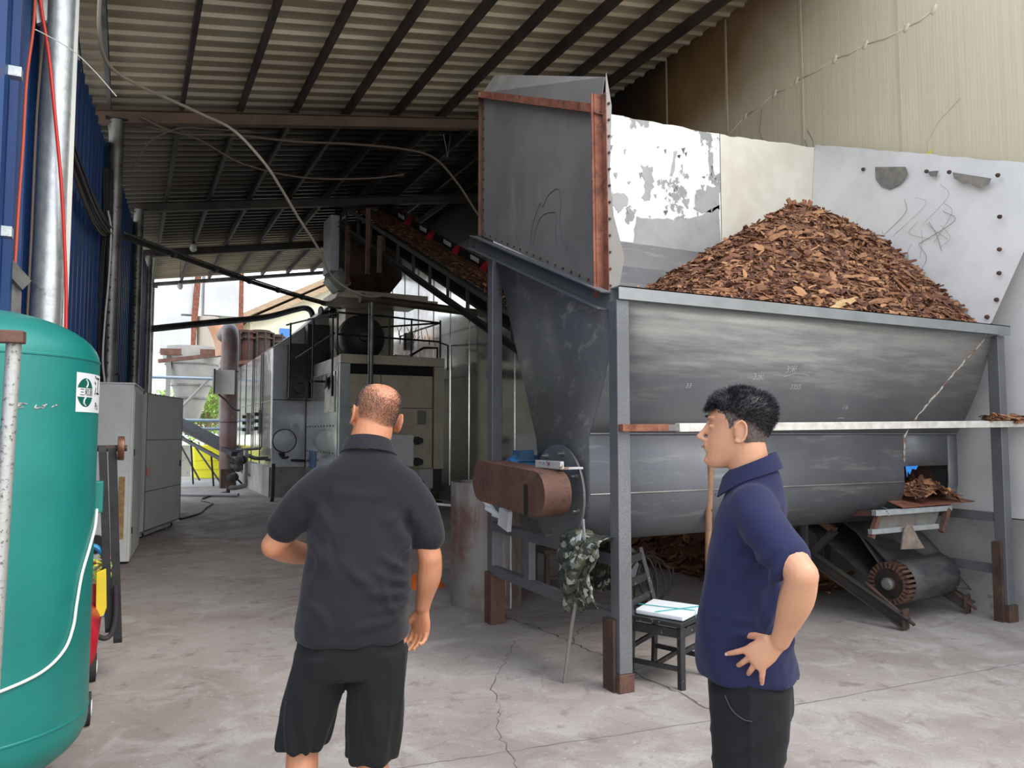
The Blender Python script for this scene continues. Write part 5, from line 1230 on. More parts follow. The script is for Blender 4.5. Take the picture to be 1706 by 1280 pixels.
# --- paper parcel on the upper side rail
pb_ = MB(); rnd = random.Random(2)
pb_.prism([(2.66, 5.42, .80), (2.66, 5.60, .84), (2.66, 5.57, .98), (2.66, 5.40, .96)], (.04, 0, .0))
o = solo('paper_bag', pb_, M['paper'], 'small crumpled white paper packet lying on the upper side rail of the hopper frame', 'packet', bev=.008)
for k in range(9):
    y = 5.60 + .022 * k
    solo('paper_strip', MB().bar((2.69, 5.62, .90), (2.69 - .02 * (k % 3), y + .10, .93 + .012 * k - .03 * (k % 2)), .002, .03, up=(0, .3, 1)), M['paper'], 'curled white paper strip beside the packet on the upper side rail', 'paper', 'paper strips on the hopper rail')
solo('white_scraper', MB().prism([(2.60, 4.28, .72), (2.60, 4.50, .68), (2.60, 4.30, .90), (2.60, 4.24, .93)], (.01, 0, 0)), M['paper'], 'small white plastic scraper standing against the drive flange', 'scraper')
solo('steel_rod', MB().bar((2.62, 4.20, .72), (2.62, 4.24, 1.02), .012, .02), M['galv'], 'short bright rod standing beside the white scraper', 'rod')
# --- walking stick
solo('wooden_stick', MB().tube([(2.50, 4.28, 0), (2.545, 4.26, .35), (2.60, 4.22, .72)], .012, 8), mat('weathered stick', (.20, .17, .14), .7, bump=.3), 'thin weathered stick leaning on the side rail below the camouflage jacket', 'stick')
# --- wooden pole
solo('wooden_pole', MB().tube([(3.80, 4.46, 0), (3.80, 4.43, .5), (3.785, 4.40, .95), (3.79, 4.35, 1.62)], [.026, .024, .025, .022], 10), mat('brown peeled pole', (.34, .19, .10), .7, 0, mix=(.22, .12, .07), mscale=9, bump=.5), 'brown peeled wooden pole standing in front of the hopper belly', 'pole')
# --- coil of black cable and sack near the wall
ck = [V(3.75 + .17 * math.cos(k * .5) + .003 * k, 5.35 + .05 * math.sin(k * .9), .34 + .22 * math.sin(k * .5) + .02 * math.sin(k * .7)) for k in range(90)]
solo('cable_coil', MB().tube(ck, .009, 6), M['cable'], 'coil of black cable behind the worn black chair', 'cable coil')
solo('white_sack', MB().ell((4.55, 6.6, .22), (.20, .16, .22)), mat('dirty white sack', (.50, .50, .48), .8, bump=.5, bscale=20, mix=(.36, .35, .33), mscale=6), 'rounded dirty white sack below the hopper belly', 'sack')
solo('pale_lath', MB().bar((3.60, 5.4, .48), (4.28, 6.1, .86), .02, .03), M['wood_pale'], 'pale thin lath leaning up behind the black chair', 'lath')
solo('red_sack', MB().ell((6.0, 6.6, .50), (.20, .16, .08)), M['red_paint'], 'small red plastic bag on the scrap wood pile', 'bag')
# --- low stool behind the frame
so = thing('low_stool', 'low dark wooden stool behind the side frame of the hopper', 'stool', (3.98, 6.9, 0))
DW = mat('dark brown wood', (.08, .06, .05), .7, 0, mix=(.13, .10, .08), mscale=6, bump=.2)
obj('seat', MB().box(3.70, 4.22, 6.70, 7.05, .38, .42), DW, so, bev=.006)
for x in (3.75, 4.17):
    for y in (6.75, 7.0): obj('leg', MB().bar((x, y, 0), (x, y, .38), .04, .04, up=(0, 1, 0)), DW, so)
obj('stretcher', MB().bar((3.75, 6.75, .14), (4.17, 6.75, .14), .03, .03), DW, so)
# --- black chair
chx = thing('ladder_back_chair', 'worn black painted wooden ladder back chair beside the front hopper post', 'chair', (3.2, 4.1, 0))
fl0, fr0 = V(3.08, 3.85, 0), V(3.40, 4.01, 0)       # front legs
bl0, br0 = V(2.93, 4.17, 0), V(3.27, 4.38, 0)       # back legs
BW = M['black_wood']
zs = .375
for a in (fl0, fr0): obj('leg', MB().bar(a, a + V(0, 0, zs), .038, .038, up=(0, 1, 0)), BW, chx, bev=.004)
tl, tr = V(2.90, 4.24, .775), V(3.21, 4.45, .775)
for a, t in ((bl0, tl), (br0, tr)):
    obj('leg', MB().tube([a, a + V(.01, -.01, zs), t], .021, 4), BW, chx, smooth=0)
ax_ = (fr0 - fl0).normalized(); sd = (fl0 - bl0).normalized()
obj('seat', MB().prism([fl0 + V(-.02, -.03, zs), fr0 + V(.03, -.02, zs), br0 + V(.01, .01, zs), bl0 + V(-.01, 0, zs)], (0, 0, .028)), BW, chx, bev=.006)
obj('apron', MB().bar(fl0 + V(0, 0, zs - .04), fr0 + V(0, 0, zs - .04), .02, .055).bar(fl0 + V(0, 0, zs - .04), bl0 + V(0, 0, zs - .04), .02, .055).bar(fr0 + V(0, 0, zs - .04), br0 + V(0, 0, zs - .04), .02, .055), BW, chx)
for t in (.22, .52, .86):
    a = (bl0 + V(0, 0, zs)).lerp(tl, t); c = (br0 + V(0, 0, zs)).lerp(tr, t)
    obj('back_slat', MB().bar(a, c, .018, .05), BW, chx, bev=.004)
for a, c, z in ((fl0, bl0, .12), (fr0, br0, .12), (fl0.lerp(bl0, .5), fr0.lerp(br0, .5), .12), (fl0, fr0, .22), (bl0, br0, .2)):
    obj('stretcher', MB().bar(a + V(0, 0, z), c + V(0, 0, z), .018, .028), BW, chx)
cs = thing('seat_pad', 'folded white seat pad tied with a teal string on the black chair', 'cushion', (3.17, 4.1, .45))
obj('pad', MB().prism([fl0 + V(.02, .0, zs + .03), fr0 + V(.02, .01, zs + .03), br0 + V(-.02, -.02, zs + .03), bl0 + V(.03, -.01, zs + .03)], (0, 0, .035)), mat('white foam', (.74, .76, .78), .7, bump=.1), cs, bev=.012)
tl_ = mat('teal string', (.02, .35, .36), .6)
m1, m2 = fl0.lerp(fr0, .55), bl0.lerp(br0, .35)
obj('string', MB().tube([m1 + V(0, -.03, zs - .03), m1 + V(0, -.012, zs + .07), m2 + V(0, 0, zs + .07)], .003, 5).tube([fr0 + V(0, 0, zs + .07), fl0.lerp(bl0, .5) + V(0, 0, zs + .07)], .003, 5), tl_, cs)
obj('ribbon_end', MB().bar(fr0 + V(-.05, -.035, zs + .03), fr0 + V(-.05, -.035, zs - .10), .003, .018, up=(0, 1, 0)), tl_, cs)
# --- camouflage jacket draped over the side rail
def camo():
    m = bpy.data.materials.new('camouflage cloth'); m.use_nodes = True
    t, N, L, b = noise_nodes(m); co = N.new('ShaderNodeTexCoord').outputs['Object']
    wn = N.new('ShaderNodeTexNoise'); wn.inputs['Scale'].default_value = 22; wn.inputs['Detail'].default_value = 3; L.new(co, wn.inputs['Vector'])
    ad = N.new('ShaderNodeMix'); ad.data_type = 'VECTOR'; ad.inputs[0].default_value = .06; L.new(co, ad.inputs[4]); L.new(wn.outputs['Color'], ad.inputs[5])
    n = N.new('ShaderNodeTexVoronoi'); n.inputs['Scale'].default_value = 32; L.new(ad.outputs[1], n.inputs['Vector'])
    sp_ = N.new('ShaderNodeSeparateColor'); L.new(n.outputs['Color'], sp_.inputs[0])
    r = N.new('ShaderNodeValToRGB'); r.color_ramp.interpolation = 'CONSTANT'; L.new(sp_.outputs[0], r.inputs[0])
    cs_ = [(.0, (.015, .02, .018)), (.30, (.06, .065, .04)), (.48, (.14, .15, .11)), (.64, (.36, .36, .30)), (.76, (.08, .07, .045)), (.88, (.02, .025, .02))]
    for i, (p, c) in enumerate(cs_):
        e = r.color_ramp.elements[i] if i < 2 else r.color_ramp.elements.new(p)
        e.position = p; e.color = (*c, 1)
    L.new(r.outputs[0], b.inputs['Base Color']); b.inputs['Roughness'].default_value = .75
    return m
def drape(u, v):
    # u across (along y), v over the rail: 0 = far hem, .35 = over the rail, 1 = long front hem
    y = 3.985 + .46 * u * (1 - .25 * max(0, v - .4)) + .05 * v
    if v < .3: x = 2.82 + .02 * math.sin(7 * u); z = .55 + 1.15 * v
    elif v < .42: t = (v - .3) / .12; x = 2.82 - .19 * t; z = .895 + .02 * math.sin(math.pi * t)
    else: t = (v - .42) / .58; x = 2.63 - .05 * math.sin(t * 3) ; z = .895 - (.46 - .12 * abs(u - .55)) * t
    f = math.sin(u * 19 + 2.2 * math.sin(v * 6)) * .022 + .03 * noise.noise(V(u * 4, v * 5, 3)) + .012 * noise.noise(V(u * 12, v * 12, 5))
    return V(x - abs(f) * 1.3 - .01, y + .02 * noise.noise(V(u * 5, v * 6, 9)), z + .03 * noise.noise(V(u * 7, v * 4, 2)))
jk = thing('camouflage_jacket', 'crumpled camouflage jacket draped over the side rail beside the front hopper post', 'jacket', (2.7, 4.25, .5))
obj('cloth', MB().grid(drape, 60, 70), camo(), jk, solid=.006, smooth=180)
def sleeve_fn():
    pts = spline([(2.58, 4.08, .88), (2.52, 4.16, .74), (2.53, 4.25, .60), (2.57, 4.33, .50), (2.60, 4.37, .43)], 7)
    rings = []
    for i, p in enumerate(pts):
        rings.append([p + V(math.cos(a) * .045 * (1 + .35 * noise.noise(V(i * .5, a, 0))), math.sin(a) * .06 * (1 + .3 * noise.noise(V(i * .6, a * 2, 4))), .01 * math.sin(3 * a)) for a in np.linspace(0, 6.283, 15)[:-1]])
    return MB().rings(rings)
obj('sleeve', sleeve_fn(), jk.children[0].data.materials[0], jk, smooth=180)
# ============================================================= OUTSIDE, BEHIND THE SHED
WC = mat('weathered white cladding', (.60, .62, .63), .6, .1, mix=(.48, .49, .50), mscale=.8, spot=(.35, .22, .16), sscale=2.5, slo=.64, shi=.72)
cy = thing('cyclone_separator', 'large grey cone shaped cyclone separator on a rusty frame outside the rear opening', 'silo', (2.2, 32, 0))
obj('cone', MB().lathe([(.25, 2.1), (.30, 2.1), (1.05, 4.55), (1.05, 4.9)], (2.15, 32, 0), n=36), mat('grey cone cement', (.42, .41, .39), .7, .1, mix=(.33, .32, .30), mscale=1.5), cy, smooth=50)
for z, r in ((4.2, .95), (3.4, .72), (2.9, .58)): obj('band', MB().lathe([(r, 0), (r + .03, .02), (r + .03, .05), (r, .07)], (2.15, 32, z), n=36, caps=False), M['galv_old'], cy)
obj('ring_beam', MB().bar((1.0, 31.2, 4.62), (3.6, 30.9, 4.66), .14, .24), M['rust_brown'], cy)
obj('ring_beam', MB().bar((.95, 31.0, 4.25), (3.5, 29.2, 4.5), .10, .14), M['rust_brown'], cy)
for x, t in ((2.15, 0), (3.9, -.25)): obj('tower_post', MB().bar((x - .05, 31.6, 4.6), (x + .15 + t, 31.6, 8.6), .22, .16, up=(0, 1, 0)), M['rust'], cy)
obj('tower_panel', MB().box(1.0, 2.05, 31.5, 33.2, 4.75, 6.05), WC, cy)
obj('tower_panel', MB().box(2.5, 3.75, 31.5, 33.2, 6.15, 8.9), WC, cy)
obj('tower_panel', MB().box(1.7, 2.1, 31.6, 33, 6.15, 8.7), WC, cy)
obj('drum_column', MB().cyl((2.7, 31.8, 4.7), (2.7, 31.8, 6.1), .42, 24), mat('tan drum', (.44, .40, .33), .6, .2), cy, smooth=50)
obj('base_leg', MB().bar((1.3, 31.4, 0), (1.3, 31.4, 4.6), .16, .16, up=(0, 1, 0)).bar((3.3, 32.6, 0), (3.3, 32.6, 4.6), .16, .16, up=(0, 1, 0)), M['pipe_grey'], cy)
obj('brace', MB().cyl((1.2, 30.8, 1.9), (3.4, 30.8, 4.5), .06, 8), M['pipe_grey'], cy)
obj('valve', MB().cyl((1.95, 31.8, 1.75), (2.35, 31.8, 1.75), .22, 14), M['blue_paint'], cy)
obj('orange_elbow', MB().tube(spline([(2.7, 29.5, 5.6), (2.85, 29.5, 5.3), (3.0, 29.5, 4.9), (3.05, 29.5, 4.4)], 6), [.3] * 19, 18), mat('faded orange duct', (.62, .28, .14), .6, .1, mix=(.5, .36, .28), mscale=2), cy, smooth=60)
for z in (1.75, 2.03, 3.45):
    solo('outdoor_pipe', MB().cyl((.4, 27.9, z), (3.2, 27.9, z), .055, 10), mat('pale blue pipe', (.28, .35, .42), .5, .3), {1.75: 'lowest of the three pale blue horizontal pipes outside the rear opening', 2.03: 'middle one of the three pale blue horizontal pipes outside the rear opening', 3.45: 'highest pale horizontal pipe crossing in front of the cyclone cone'}[z], 'pipe')
# small conveyor behind
sc3 = thing('small_conveyor', 'black ash conveyor sloping down towards the rear boiler from below the cyclone', 'conveyor', (2.4, 25, 0))
for dz in (0, -.28): obj('side_rail', MB().bar((1.2, 27.6, 1.95 + dz), (3.0, 23.0, .78 + dz), .08, .10), M['black'], sc3)
obj('belt_trough', MB().bar((1.25, 27.6, 2.1), (2.9, 23.4, 1.0), .5, .14), M['rubber'], sc3)
for k in range(4):
    p = V(1.3, 27.4, 1.7).lerp(V(2.9, 23.3, .6), k / 3.3)
    obj('leg', MB().bar(p, (p.x + .1, p.y, 0), .05, .05, up=(0, 1, 0)).bar(p, (p.x + .8, p.y - .9, .1), .04, .04), M['black'], sc3)
# yellow container
yc = thing('yellow_container', 'bright yellow container standing outside at the foot of the ash conveyor', 'container', (2.65, 29.7, 0))
obj('body', MB().prism([(2.2, 29.6, 0), (3.15, 29.3, 0), (3.55, 29.3, 1.35), (2.12, 29.6, 1.1)], (0, .9, 0)), mat('bright yellow plastic', (.85, .80, .02), .5, 0), yc, bev=.02)
for z in (.3, .62): obj('rib', MB().box(2.15, 3.2, 29.28, 29.3, z, z + .03), M['yellow'], yc)
solo('outdoor_low_wall', MB().box(-3, 2.15, 31.2, 31.5, 0, 1.15), M['concrete_wall'], 'low grey cement wall outside, left of the yellow container', 'wall')
# cream house
ho = thing('cream_house', 'cream walled house with a pitched roof far outside the rear opening', 'house', (10, 44, 0))
obj('wall', MB().prism([(5.6, 42, 0), (16, 42, 0), (16, 42, 10.2), (10.4, 42, 10.2), (5.6, 42, 7.6)], (0, 8, 0)), M['cream_house'], ho)
obj('roof', MB().prism([(4.6, 41.6, 7.55), (10.6, 41.6, 10.7), (10.6, 41.6, 10.4), (4.6, 41.6, 7.25)], (0, 9, 0)).prism([(5.6, 41.5, 7.6), (10.4, 41.5, 10.15), (10.4, 41.5, 9.85), (5.6, 41.5, 7.3)], (0, .2, 0)), M['wood'], ho)
wd = obj('window', MB().box(9.5, 11.5, 41.9, 42.0, 6.6, 9.0), mat('window pane blue', (.35, .5, .6), .1, .3), ho)
obj('blue_shutter', MB().box(7.1, 7.7, 41.9, 42.0, 5.4, 7.2), mat('blue shutter', (.05, .18, .6), .5), ho)
# tall white building behind the cyclone
wb = thing('white_building', 'pale multi storey building far behind the cyclone tower', 'building', (3, 60, 0))
obj('wall', MB().box(-1.0, 6.5, 60, 68, 0, 16), mat('sunlit white wall', (.8, .8, .78), .7), wb)
for x in (3.9, 5.2):
    for z in (4, 7.4, 10.8): f_ = obj('window_frame', MB().box(x, x + .9, 59.9, 60, z, z + 1.6), M['grey_paint'], wb); obj('pane', MB().box(x + .08, x + .82, 59.86, 59.9, z + .1, z + 1.5), M['silver_dull'], f_)
# trees: crown of leaf clusters on a trunk with limbs
def tree(name, x, y, h, r, seed, lab, nleaf=5200, group=None):
    rnd = random.Random(seed); t = thing(name, lab, 'tree', (x, y, 0), group)
    tr = MB().tube([(x, y, 0), (x + .1, y, h * .3), (x, y + .1, h * .6)], [.2, .15, .08], 9)
    cl = []
    for k in range(16):
        a, b_ = rnd.uniform(0, 6.28), rnd.uniform(.15, .95); rr = r * rnd.uniform(.25, .75)
        c = V(x + rr * math.cos(a), y + rr * math.sin(a), h * b_); cl.append((c, r * rnd.uniform(.35, .6)))
        tr.tube([(x, y, h * b_ * .6), c], [.06, .02], 6)
    obj('trunk', tr, M['wood'], t)
    mb = MB()
    for i in range(nleaf):
        c, cr = rnd.choice(cl); d = V(rnd.gauss(0, 1), rnd.gauss(0, 1), rnd.gauss(0, 1)).normalized() * cr * rnd.uniform(.5, 1) ** .5
        p = c + d; s = rnd.uniform(.07, .15); a = V(rnd.uniform(-1, 1), rnd.uniform(-1, 1), rnd.uniform(-1, .3)).normalized(); b2 = a.orthogonal().normalized()
        mb.add([p - a * s, p + b2 * s * .45, p + a * s, p - b2 * s * .45], [(0, 1, 2, 3)])
    obj('crown', mb, M['leaf'], t, smooth=0)
    return t
tree('leafy_tree', 3.2, 37.5, 5.0, 2.3, 1, 'sunlit green tree directly behind the cyclone cone and rusty elbow pipe')
tree('leafy_tree', -1.9, 41, 3.9, 2.0, 2, 'green tree half hidden left of the cyclone outside the rear opening')
for k, (x, y, h, r) in enumerate([(-7, 44, 4.6, 3.0), (-13, 48, 5.0, 3.4), (-3, 52, 5.2, 3)]):
    tree('leafy_tree', x, y, h, r, 10 + k, 'tree in the yard hidden behind the blue wall', 2600, 'trees in the rear yard')
# ============================================================= PEOPLE
def frame(root, az):
    a = R_(az); f = V(math.sin(a), math.cos(a), 0); r = V(math.cos(a), -math.sin(a), 0)
    return Matrix(((r.x, f.x, 0, root[0]), (r.y, f.y, 0, root[1]), (0, 0, 1, 0), (0, 0, 0, 1)))
def baked(name, mb, m, parent, T, vox, smooth_it=6, fold=None, label=None, fac=.5):
    """union of closed pieces -> one continuous skin; T places local metres in the world"""
    me = mb.mesh('tmp'); b = bmesh.new(); b.from_mesh(me); bmesh.ops.recalc_face_normals(b, faces=b.faces); b.to_mesh(me); b.free()
    o = bpy.data.objects.new('tmp', me); COL.objects.link(o)
    r = o.modifiers.new('r', 'REMESH'); r.mode = 'VOXEL'; r.voxel_size = vox; r.adaptivity = 0
    s = o.modifiers.new('s', 'SMOOTH'); s.factor = fac; s.iterations = smooth_it
    dg = bpy.context.evaluated_depsgraph_get(); dg.update()
    m2 = bpy.data.meshes.new_from_object(o.evaluated_get(dg)); bpy.data.objects.remove(o)
    if fold:
        co = [(v.co.copy(), v.normal.copy()) for v in m2.vertices]
        for v, (c, n) in zip(m2.vertices, co): v.co = c + n * fold(c, n)
    off = origin_of(parent)
    m2.transform(Matrix.Translation(-off) @ T)
    m2.name = name; m2.materials.clear(); m2.materials.append(m)
    m2.polygons.foreach_set('use_smooth', [True] * len(m2.polygons))
    q = bpy.data.objects.new(name, m2); COL.objects.link(q); q.parent = parent
    if label: q['label'] = label
    return q
def lobj(name, mb, m, parent, T, **k):
    mb.v = [tuple(T @ V(v)) for v in mb.v]; return obj(name, mb, m, parent, **k)
def ringz(mb, rows, n=28, e=.9):
    """horizontal superellipse slices: (z, cx, cy, hx, hy)"""
    out = []
    for z, cx, cy, hx, hy in rows:
        out.append([V(cx + hx * math.copysign(abs(math.cos(a)) ** e, math.cos(a)), cy + hy * math.copysign(abs(math.sin(a)) ** e, math.sin(a)), z) for a in [2 * math.pi * k / n for k in range(n)]])
    mb.rings(out); return mb
def limb(mb, pts, rs, n=14, sub=5):
    P = spline(pts, sub); N_ = len(P); R2 = []
    for i in range(N_):
        t = i / (N_ - 1) * (len(rs) - 1); k = min(int(t), len(rs) - 2); u = t - k; u = u * u * (3 - 2 * u); R2.append(rs[k] * (1 - u) + rs[k + 1] * u)
    mb.tube(P, R2, n); mb.ell(P[0], R2[0]); mb.ell(P[-1], R2[-1]); return mb
HEAD = [(-.122, .072, .040, .016), (-.116, .082, .012, .030), (-.104, .089, -.008, .040), (-.088, .088, -.035, .049), (-.070, .088, -.058, .056), (-.050, .090, -.074, .062), (-.028, .088, -.086, .067),
        (-.005, .083, -.094, .071), (.018, .080, -.100, .0745), (.038, .088, -.104, .077), (.060, .088, -.104, .078), (.080, .080, -.100, .0755), (.098, .064, -.088, .067), (.112, .042, -.066, .051), (.121, .015, -.04, .03), (.124, -.005, -.022, .012)]
def head_row(z):
    for (a, b) in zip(HEAD, HEAD[1:]):
        if a[0] <= z <= b[0]:
            t = (z - a[0]) / (b[0] - a[0]); return [a[i] * (1 - t) + b[i] * t for i in range(1, 4)]
    return HEAD[-1][1:] if z > 0 else HEAD[0][1:]
def head_pt(z, a, out=0):
    yf, yb, hw = head_row(z); c = (yf + yb) / 2; h = (yf - yb) / 2
    return V((hw + out) * math.cos(a), c + (h + out) * math.sin(a), z)
def head(mb, H):
    """H: head local -> body local"""
    rows = [[H @ head_pt(z, 2 * math.pi * k / 32) for k in range(32)] for z in [r[0] for r in HEAD]]
    mb.rings(rows)
    e = lambda c, r: mb.ell(H @ V(c), r, H.to_3x3(), 12, 8)
    for i in range(7):                                       # nose ridge
        t = i / 6; e((0, .084 + .029 * t ** 1.5, .020 - .046 * t), (.0065 + .005 * t, .010, .010))
    e((0, .111, -.029), (.0115, .011, .009))
    for s in (-1, 1):
        e((s * .012, .097, -.034), (.008, .010, .007))
        e((s * .033, .076, .036), (.022, .012, .007))        # brow ridge
        e((s * .031, .0745, .010), (.014, .009, .008))        # eyelid
        # ear
        c = V(s * .078, -.012, -.004)
        ctr = [V(s * (.087 + .006 * math.sin(a * .5)), -.018 + .0195 * math.cos(a), -.003 + .033 * math.sin(a) - .004 * math.cos(a)) for a in np.linspace(.3, 5.2, 14)]
        mb.tube([H @ p for p in ctr], [.0045] * 14, 8)
        e((s * .084, -.018, .0), (.0045, .018, .029)); e((s * .081, -.006, -.033), (.006, .008, .009)); e((s * .074, -.006, -.004), (.008, .010, .020)); e((s * .079, -.014, .0), (.006, .012, .022))
    e((0, .089, -.052), (.024, .011, .0065)); e((0, .087, -.064), (.021, .010, .007)); e((0, .083, -.100), (.020, .012, .014))
def hand(mb, W, d, n, s, curls, fan, thumb, scale=1.0, thumb_curl=.4):
    """W wrist, d towards the fingers, n out of the back of the hand, s thumb side"""
    d = V(d).normalized(); s = V(s); s = (s - d * s.dot(d)).normalized(); n = V(n); n = (n - d * n.dot(d) - s * n.dot(s)).normalized()
    k = scale; W = V(W)
    rows = []
    for t, hw, th in ((-.01, .024, .019), (.015, .030, .017), (.04, .038, .016), (.065, .041, .015), (.085, .041, .013), (.095, .037, .010)):
        rows.append([W + d * t * k + s * hw * k * math.copysign(abs(math.cos(a)) ** .8, math.cos(a)) + n * th * k * math.sin(a) for a in [2 * math.pi * q / 16 for q in range(16)]])
    mb.rings(rows)
    tips = []
    for i, (off, ln) in enumerate(((.029, .076), (.010, .084), (-.010, .079), (-.029, .064))):
        base = W + d * (.086 - .006 * abs(i - 1.3)) * k + s * off * k
        dirv = (d + s * math.tan(R_(fan[i]))).normalized(); axis = dirv.cross(n).normalized()
        p = base; pts = [base - dirv * .015]; rs = [.0095]
        cur = dirv
        for j, fr in enumerate((.46, .30, .24)):
            ang = R_(curls[i]) * (.55, .9, .6)[j]
            cur = Matrix.Rotation(-ang, 3, axis) @ cur
            pts.append(p); rs.append((.0099, .0092, .0083)[j]); p = p + cur * ln * fr * k
        pts.append(p); rs.append(.0068)
        mb.tube(pts, [r * k for r in rs], 10)
        for q, r in zip(pts[1:], rs[1:]): mb.ell(q, r * k * 1.02, None, 10, 6)
        tips.append((p, cur))
    td = V(thumb[0]) if False else (s * thumb[0] + d * thumb[1] - n * thumb[2]).normalized()
    b = W + d * .02 * k + s * .022 * k; m1 = b + td * .042 * k
    t2 = (td + d * thumb_curl - n * .1).normalized(); m2 = m1 + t2 * .032 * k; m3 = m2 + (t2 + d * .2).normalized() * .024 * k
    mb.tube([b, m1, m2, m3], [.015 * k, .0115 * k, .010 * k, .0075 * k], 10)
    for q, r in ((b, .015), (m1, .0118), (m2, .0102), (m3, .0078)): mb.ell(q, r * k, None, 10, 6)
    return tips, n
def skin_mat(name, col, red, scale=10):
    m = mat(name, col, .48, 0, mix=red, mscale=scale, mlo=.35, mhi=.75, bump=.12, bscale=180)
    b = m.node_tree.nodes['Principled BSDF']; b.inputs['Subsurface Weight'].default_value = .12; b.inputs['Subsurface Radius'].default_value = (.02, .008, .005)
    b.inputs['Subsurface Scale'].default_value = .6
    return m
def cloth_mat(name, col, col2, sheen=.25):
    m = mat(name, col, .85, 0, mix=col2, mscale=3, bump=.12, bscale=700)
    b = m.node_tree.nodes['Principled BSDF']; b.inputs['Sheen Weight'].default_value = sheen; b.inputs['Specular IOR Level'].default_value = .25
    return m
def creases(x, z, L):
    f = 0
    for x0, z0, x1, z1, amp, w in L:
        dx, dz = x1 - x0, z1 - z0; t = ((x - x0) * dx + (z - z0) * dz) / (dx * dx + dz * dz); tt = min(1, max(0, t))
        px, pz = x0 + dx * tt + .012 * math.sin(tt * 5 + x0 * 40), z0 + dz * tt; d2 = (x - px) ** 2 + (z - pz) ** 2
        f += 1.7 * amp * math.exp(-d2 / (w * w * .8)) * math.sin(math.pi * min(1, max(.12, tt * .9 + .1)))
    return f
CR1 = [(.19, 1.02, .02, 1.10, .011, .014), (.19, 1.00, .0, 1.02, .012, .016), (.19, .97, .02, .95, .010, .014), (.18, 1.05, .04, 1.17, .009, .015), (.14, .93, -.05, .90, .008, .018),
       (.17, 1.26, .10, 1.06, .008, .014), (-.17, 1.27, -.10, 1.10, .008, .015), (-.05, 1.12, .05, .99, .007, .02), (-.18, 1.0, -.10, .88, .006, .02), (.15, 1.30, .05, 1.24, .005, .02), (-.15, 1.2, -.16, 1.0, .006, .016), (.06, 1.08, .12, .90, .006, .016),
       (-.1, 1.36, .1, 1.34, .004, .02)]
CR2 = [(-.12, 1.25, -.02, 1.05, .008, .014), (-.10, 1.20, -.05, .95, .009, .014), (-.14, 1.12, -.10, .88, .008, .015), (.06, 1.24, .02, 1.0, .006, .02), (.10, 1.2, .11, .9, .005, .02), (-.03, .99, .10, .96, .007, .013), (-.02, 1.02, .11, 1.03, .006, .013), (-.12, 1.0, -.14, .85, .008, .014), (-.06, 1.22, .03, 1.16, .006, .014)]
def rfold(p, sc, seed, stretch=(1, 1, 1)):
    """soft ridges: cloth folds"""
    q = V(p.x * sc * stretch[0], p.y * sc * stretch[1], p.z * sc * stretch[2] + seed)
    return 1 - abs(noise.noise(q)) * 2.4
def strands(pts_fn, n, ln, w, lift, back, rnd, H, jitter=.35):
    mb = MB()
    for i in range(n):
        r = pts_fn(rnd)
        if r is None: continue
        p, nn, L_ = r
        d = (nn * lift + back(p) + V(rnd.gauss(0, jitter), rnd.gauss(0, jitter), rnd.gauss(0, jitter))).normalized()
        s = d.cross(nn); s = s.normalized() if s.length > 1e-3 else V(1, 0, 0)
        L2 = L_ * ln * rnd.uniform(.7, 1.2)
        a, b, c = p - nn * .002, p + d * L2 * .5, p + (d + V(0, 0, -.12) + back(p) * .3).normalized() * L2
        mb.add([H @ (a - s * w), H @ (a + s * w), H @ (b + s * w * .8), H @ (b - s * w * .8), H @ c], [(0, 1, 2, 3), (3, 2, 4)])
    return mb

# ------------------------------------------------------------ man seen from behind
T1 = frame((.765, 2.74), 13)
p1 = thing('person', 'person seen from behind in dark polo shirt and black shorts, nearly shaved head', 'person', (.765, 2.74, 0))
SK1 = skin_mat('sun reddened skin', (.52, .235, .125), (.48, .18, .09))
H1 = Matrix.Translation((.042, .02, 1.622)) @ Matrix.Rotation(R_(10), 4, 'Y') @ Matrix.Rotation(R_(14), 4, 'Z') @ Matrix.Rotation(R_(4), 4, 'X')
b = MB(); head(b, H1)
limb(b, [(.005, -.03, 1.42), (.015, -.018, 1.50), (.035, -.002, 1.58)], [.080, .074, .071], 20)
ringz(b, [(.80, -.02, .0, .15, .10), (.95, -.02, .0, .165, .125), (1.10, -.01, .0, .165, .13), (1.25, .0, .0, .165, .115), (1.36, .003, -.01, .155, .09), (1.43, .005, -.015, .12, .07), (1.47, .008, -.015, .075, .055)])
# left arm (viewer's left), bent forward across the belly
EL1, WL1 = V(-.305, .05, 1.165), V(-.14, .26, 1.085)
limb(b, [(-.15, -.01, 1.355), (-.22, .01, 1.285), EL1], [.050, .049, .046])
limb(b, [EL1, EL1.lerp(WL1, .35) + V(-.005, 0, -.005), WL1], [.046, .045, .030])
hand(b, WL1 + V(.01, .012, 0), (.8, .6, .05), (-.5, .75, .1), (0, 0, 1), (35, 38, 42, 45), (6, 2, -2, -6), (.8, .6, .3))
ER1, WR1 = V(.242, -.025, 1.115), V(.225, .045, .928)
limb(b, [(.15, -.01, 1.345), (.207, -.02, 1.25), ER1], [.050, .048, .043])
limb(b, [ER1, ER1.lerp(WR1, .35) + V(.006, .0, 0), WR1], [.043, .046, .029])
tips1, nb1 = hand(b, WR1 + V(0, .003, -.012), (-.08, .14, -1), (.75, .65, .1), (-.75, .65, .0), (30, 34, 38, 44), (5, 1, -2, -6), (.55, .8, .35))
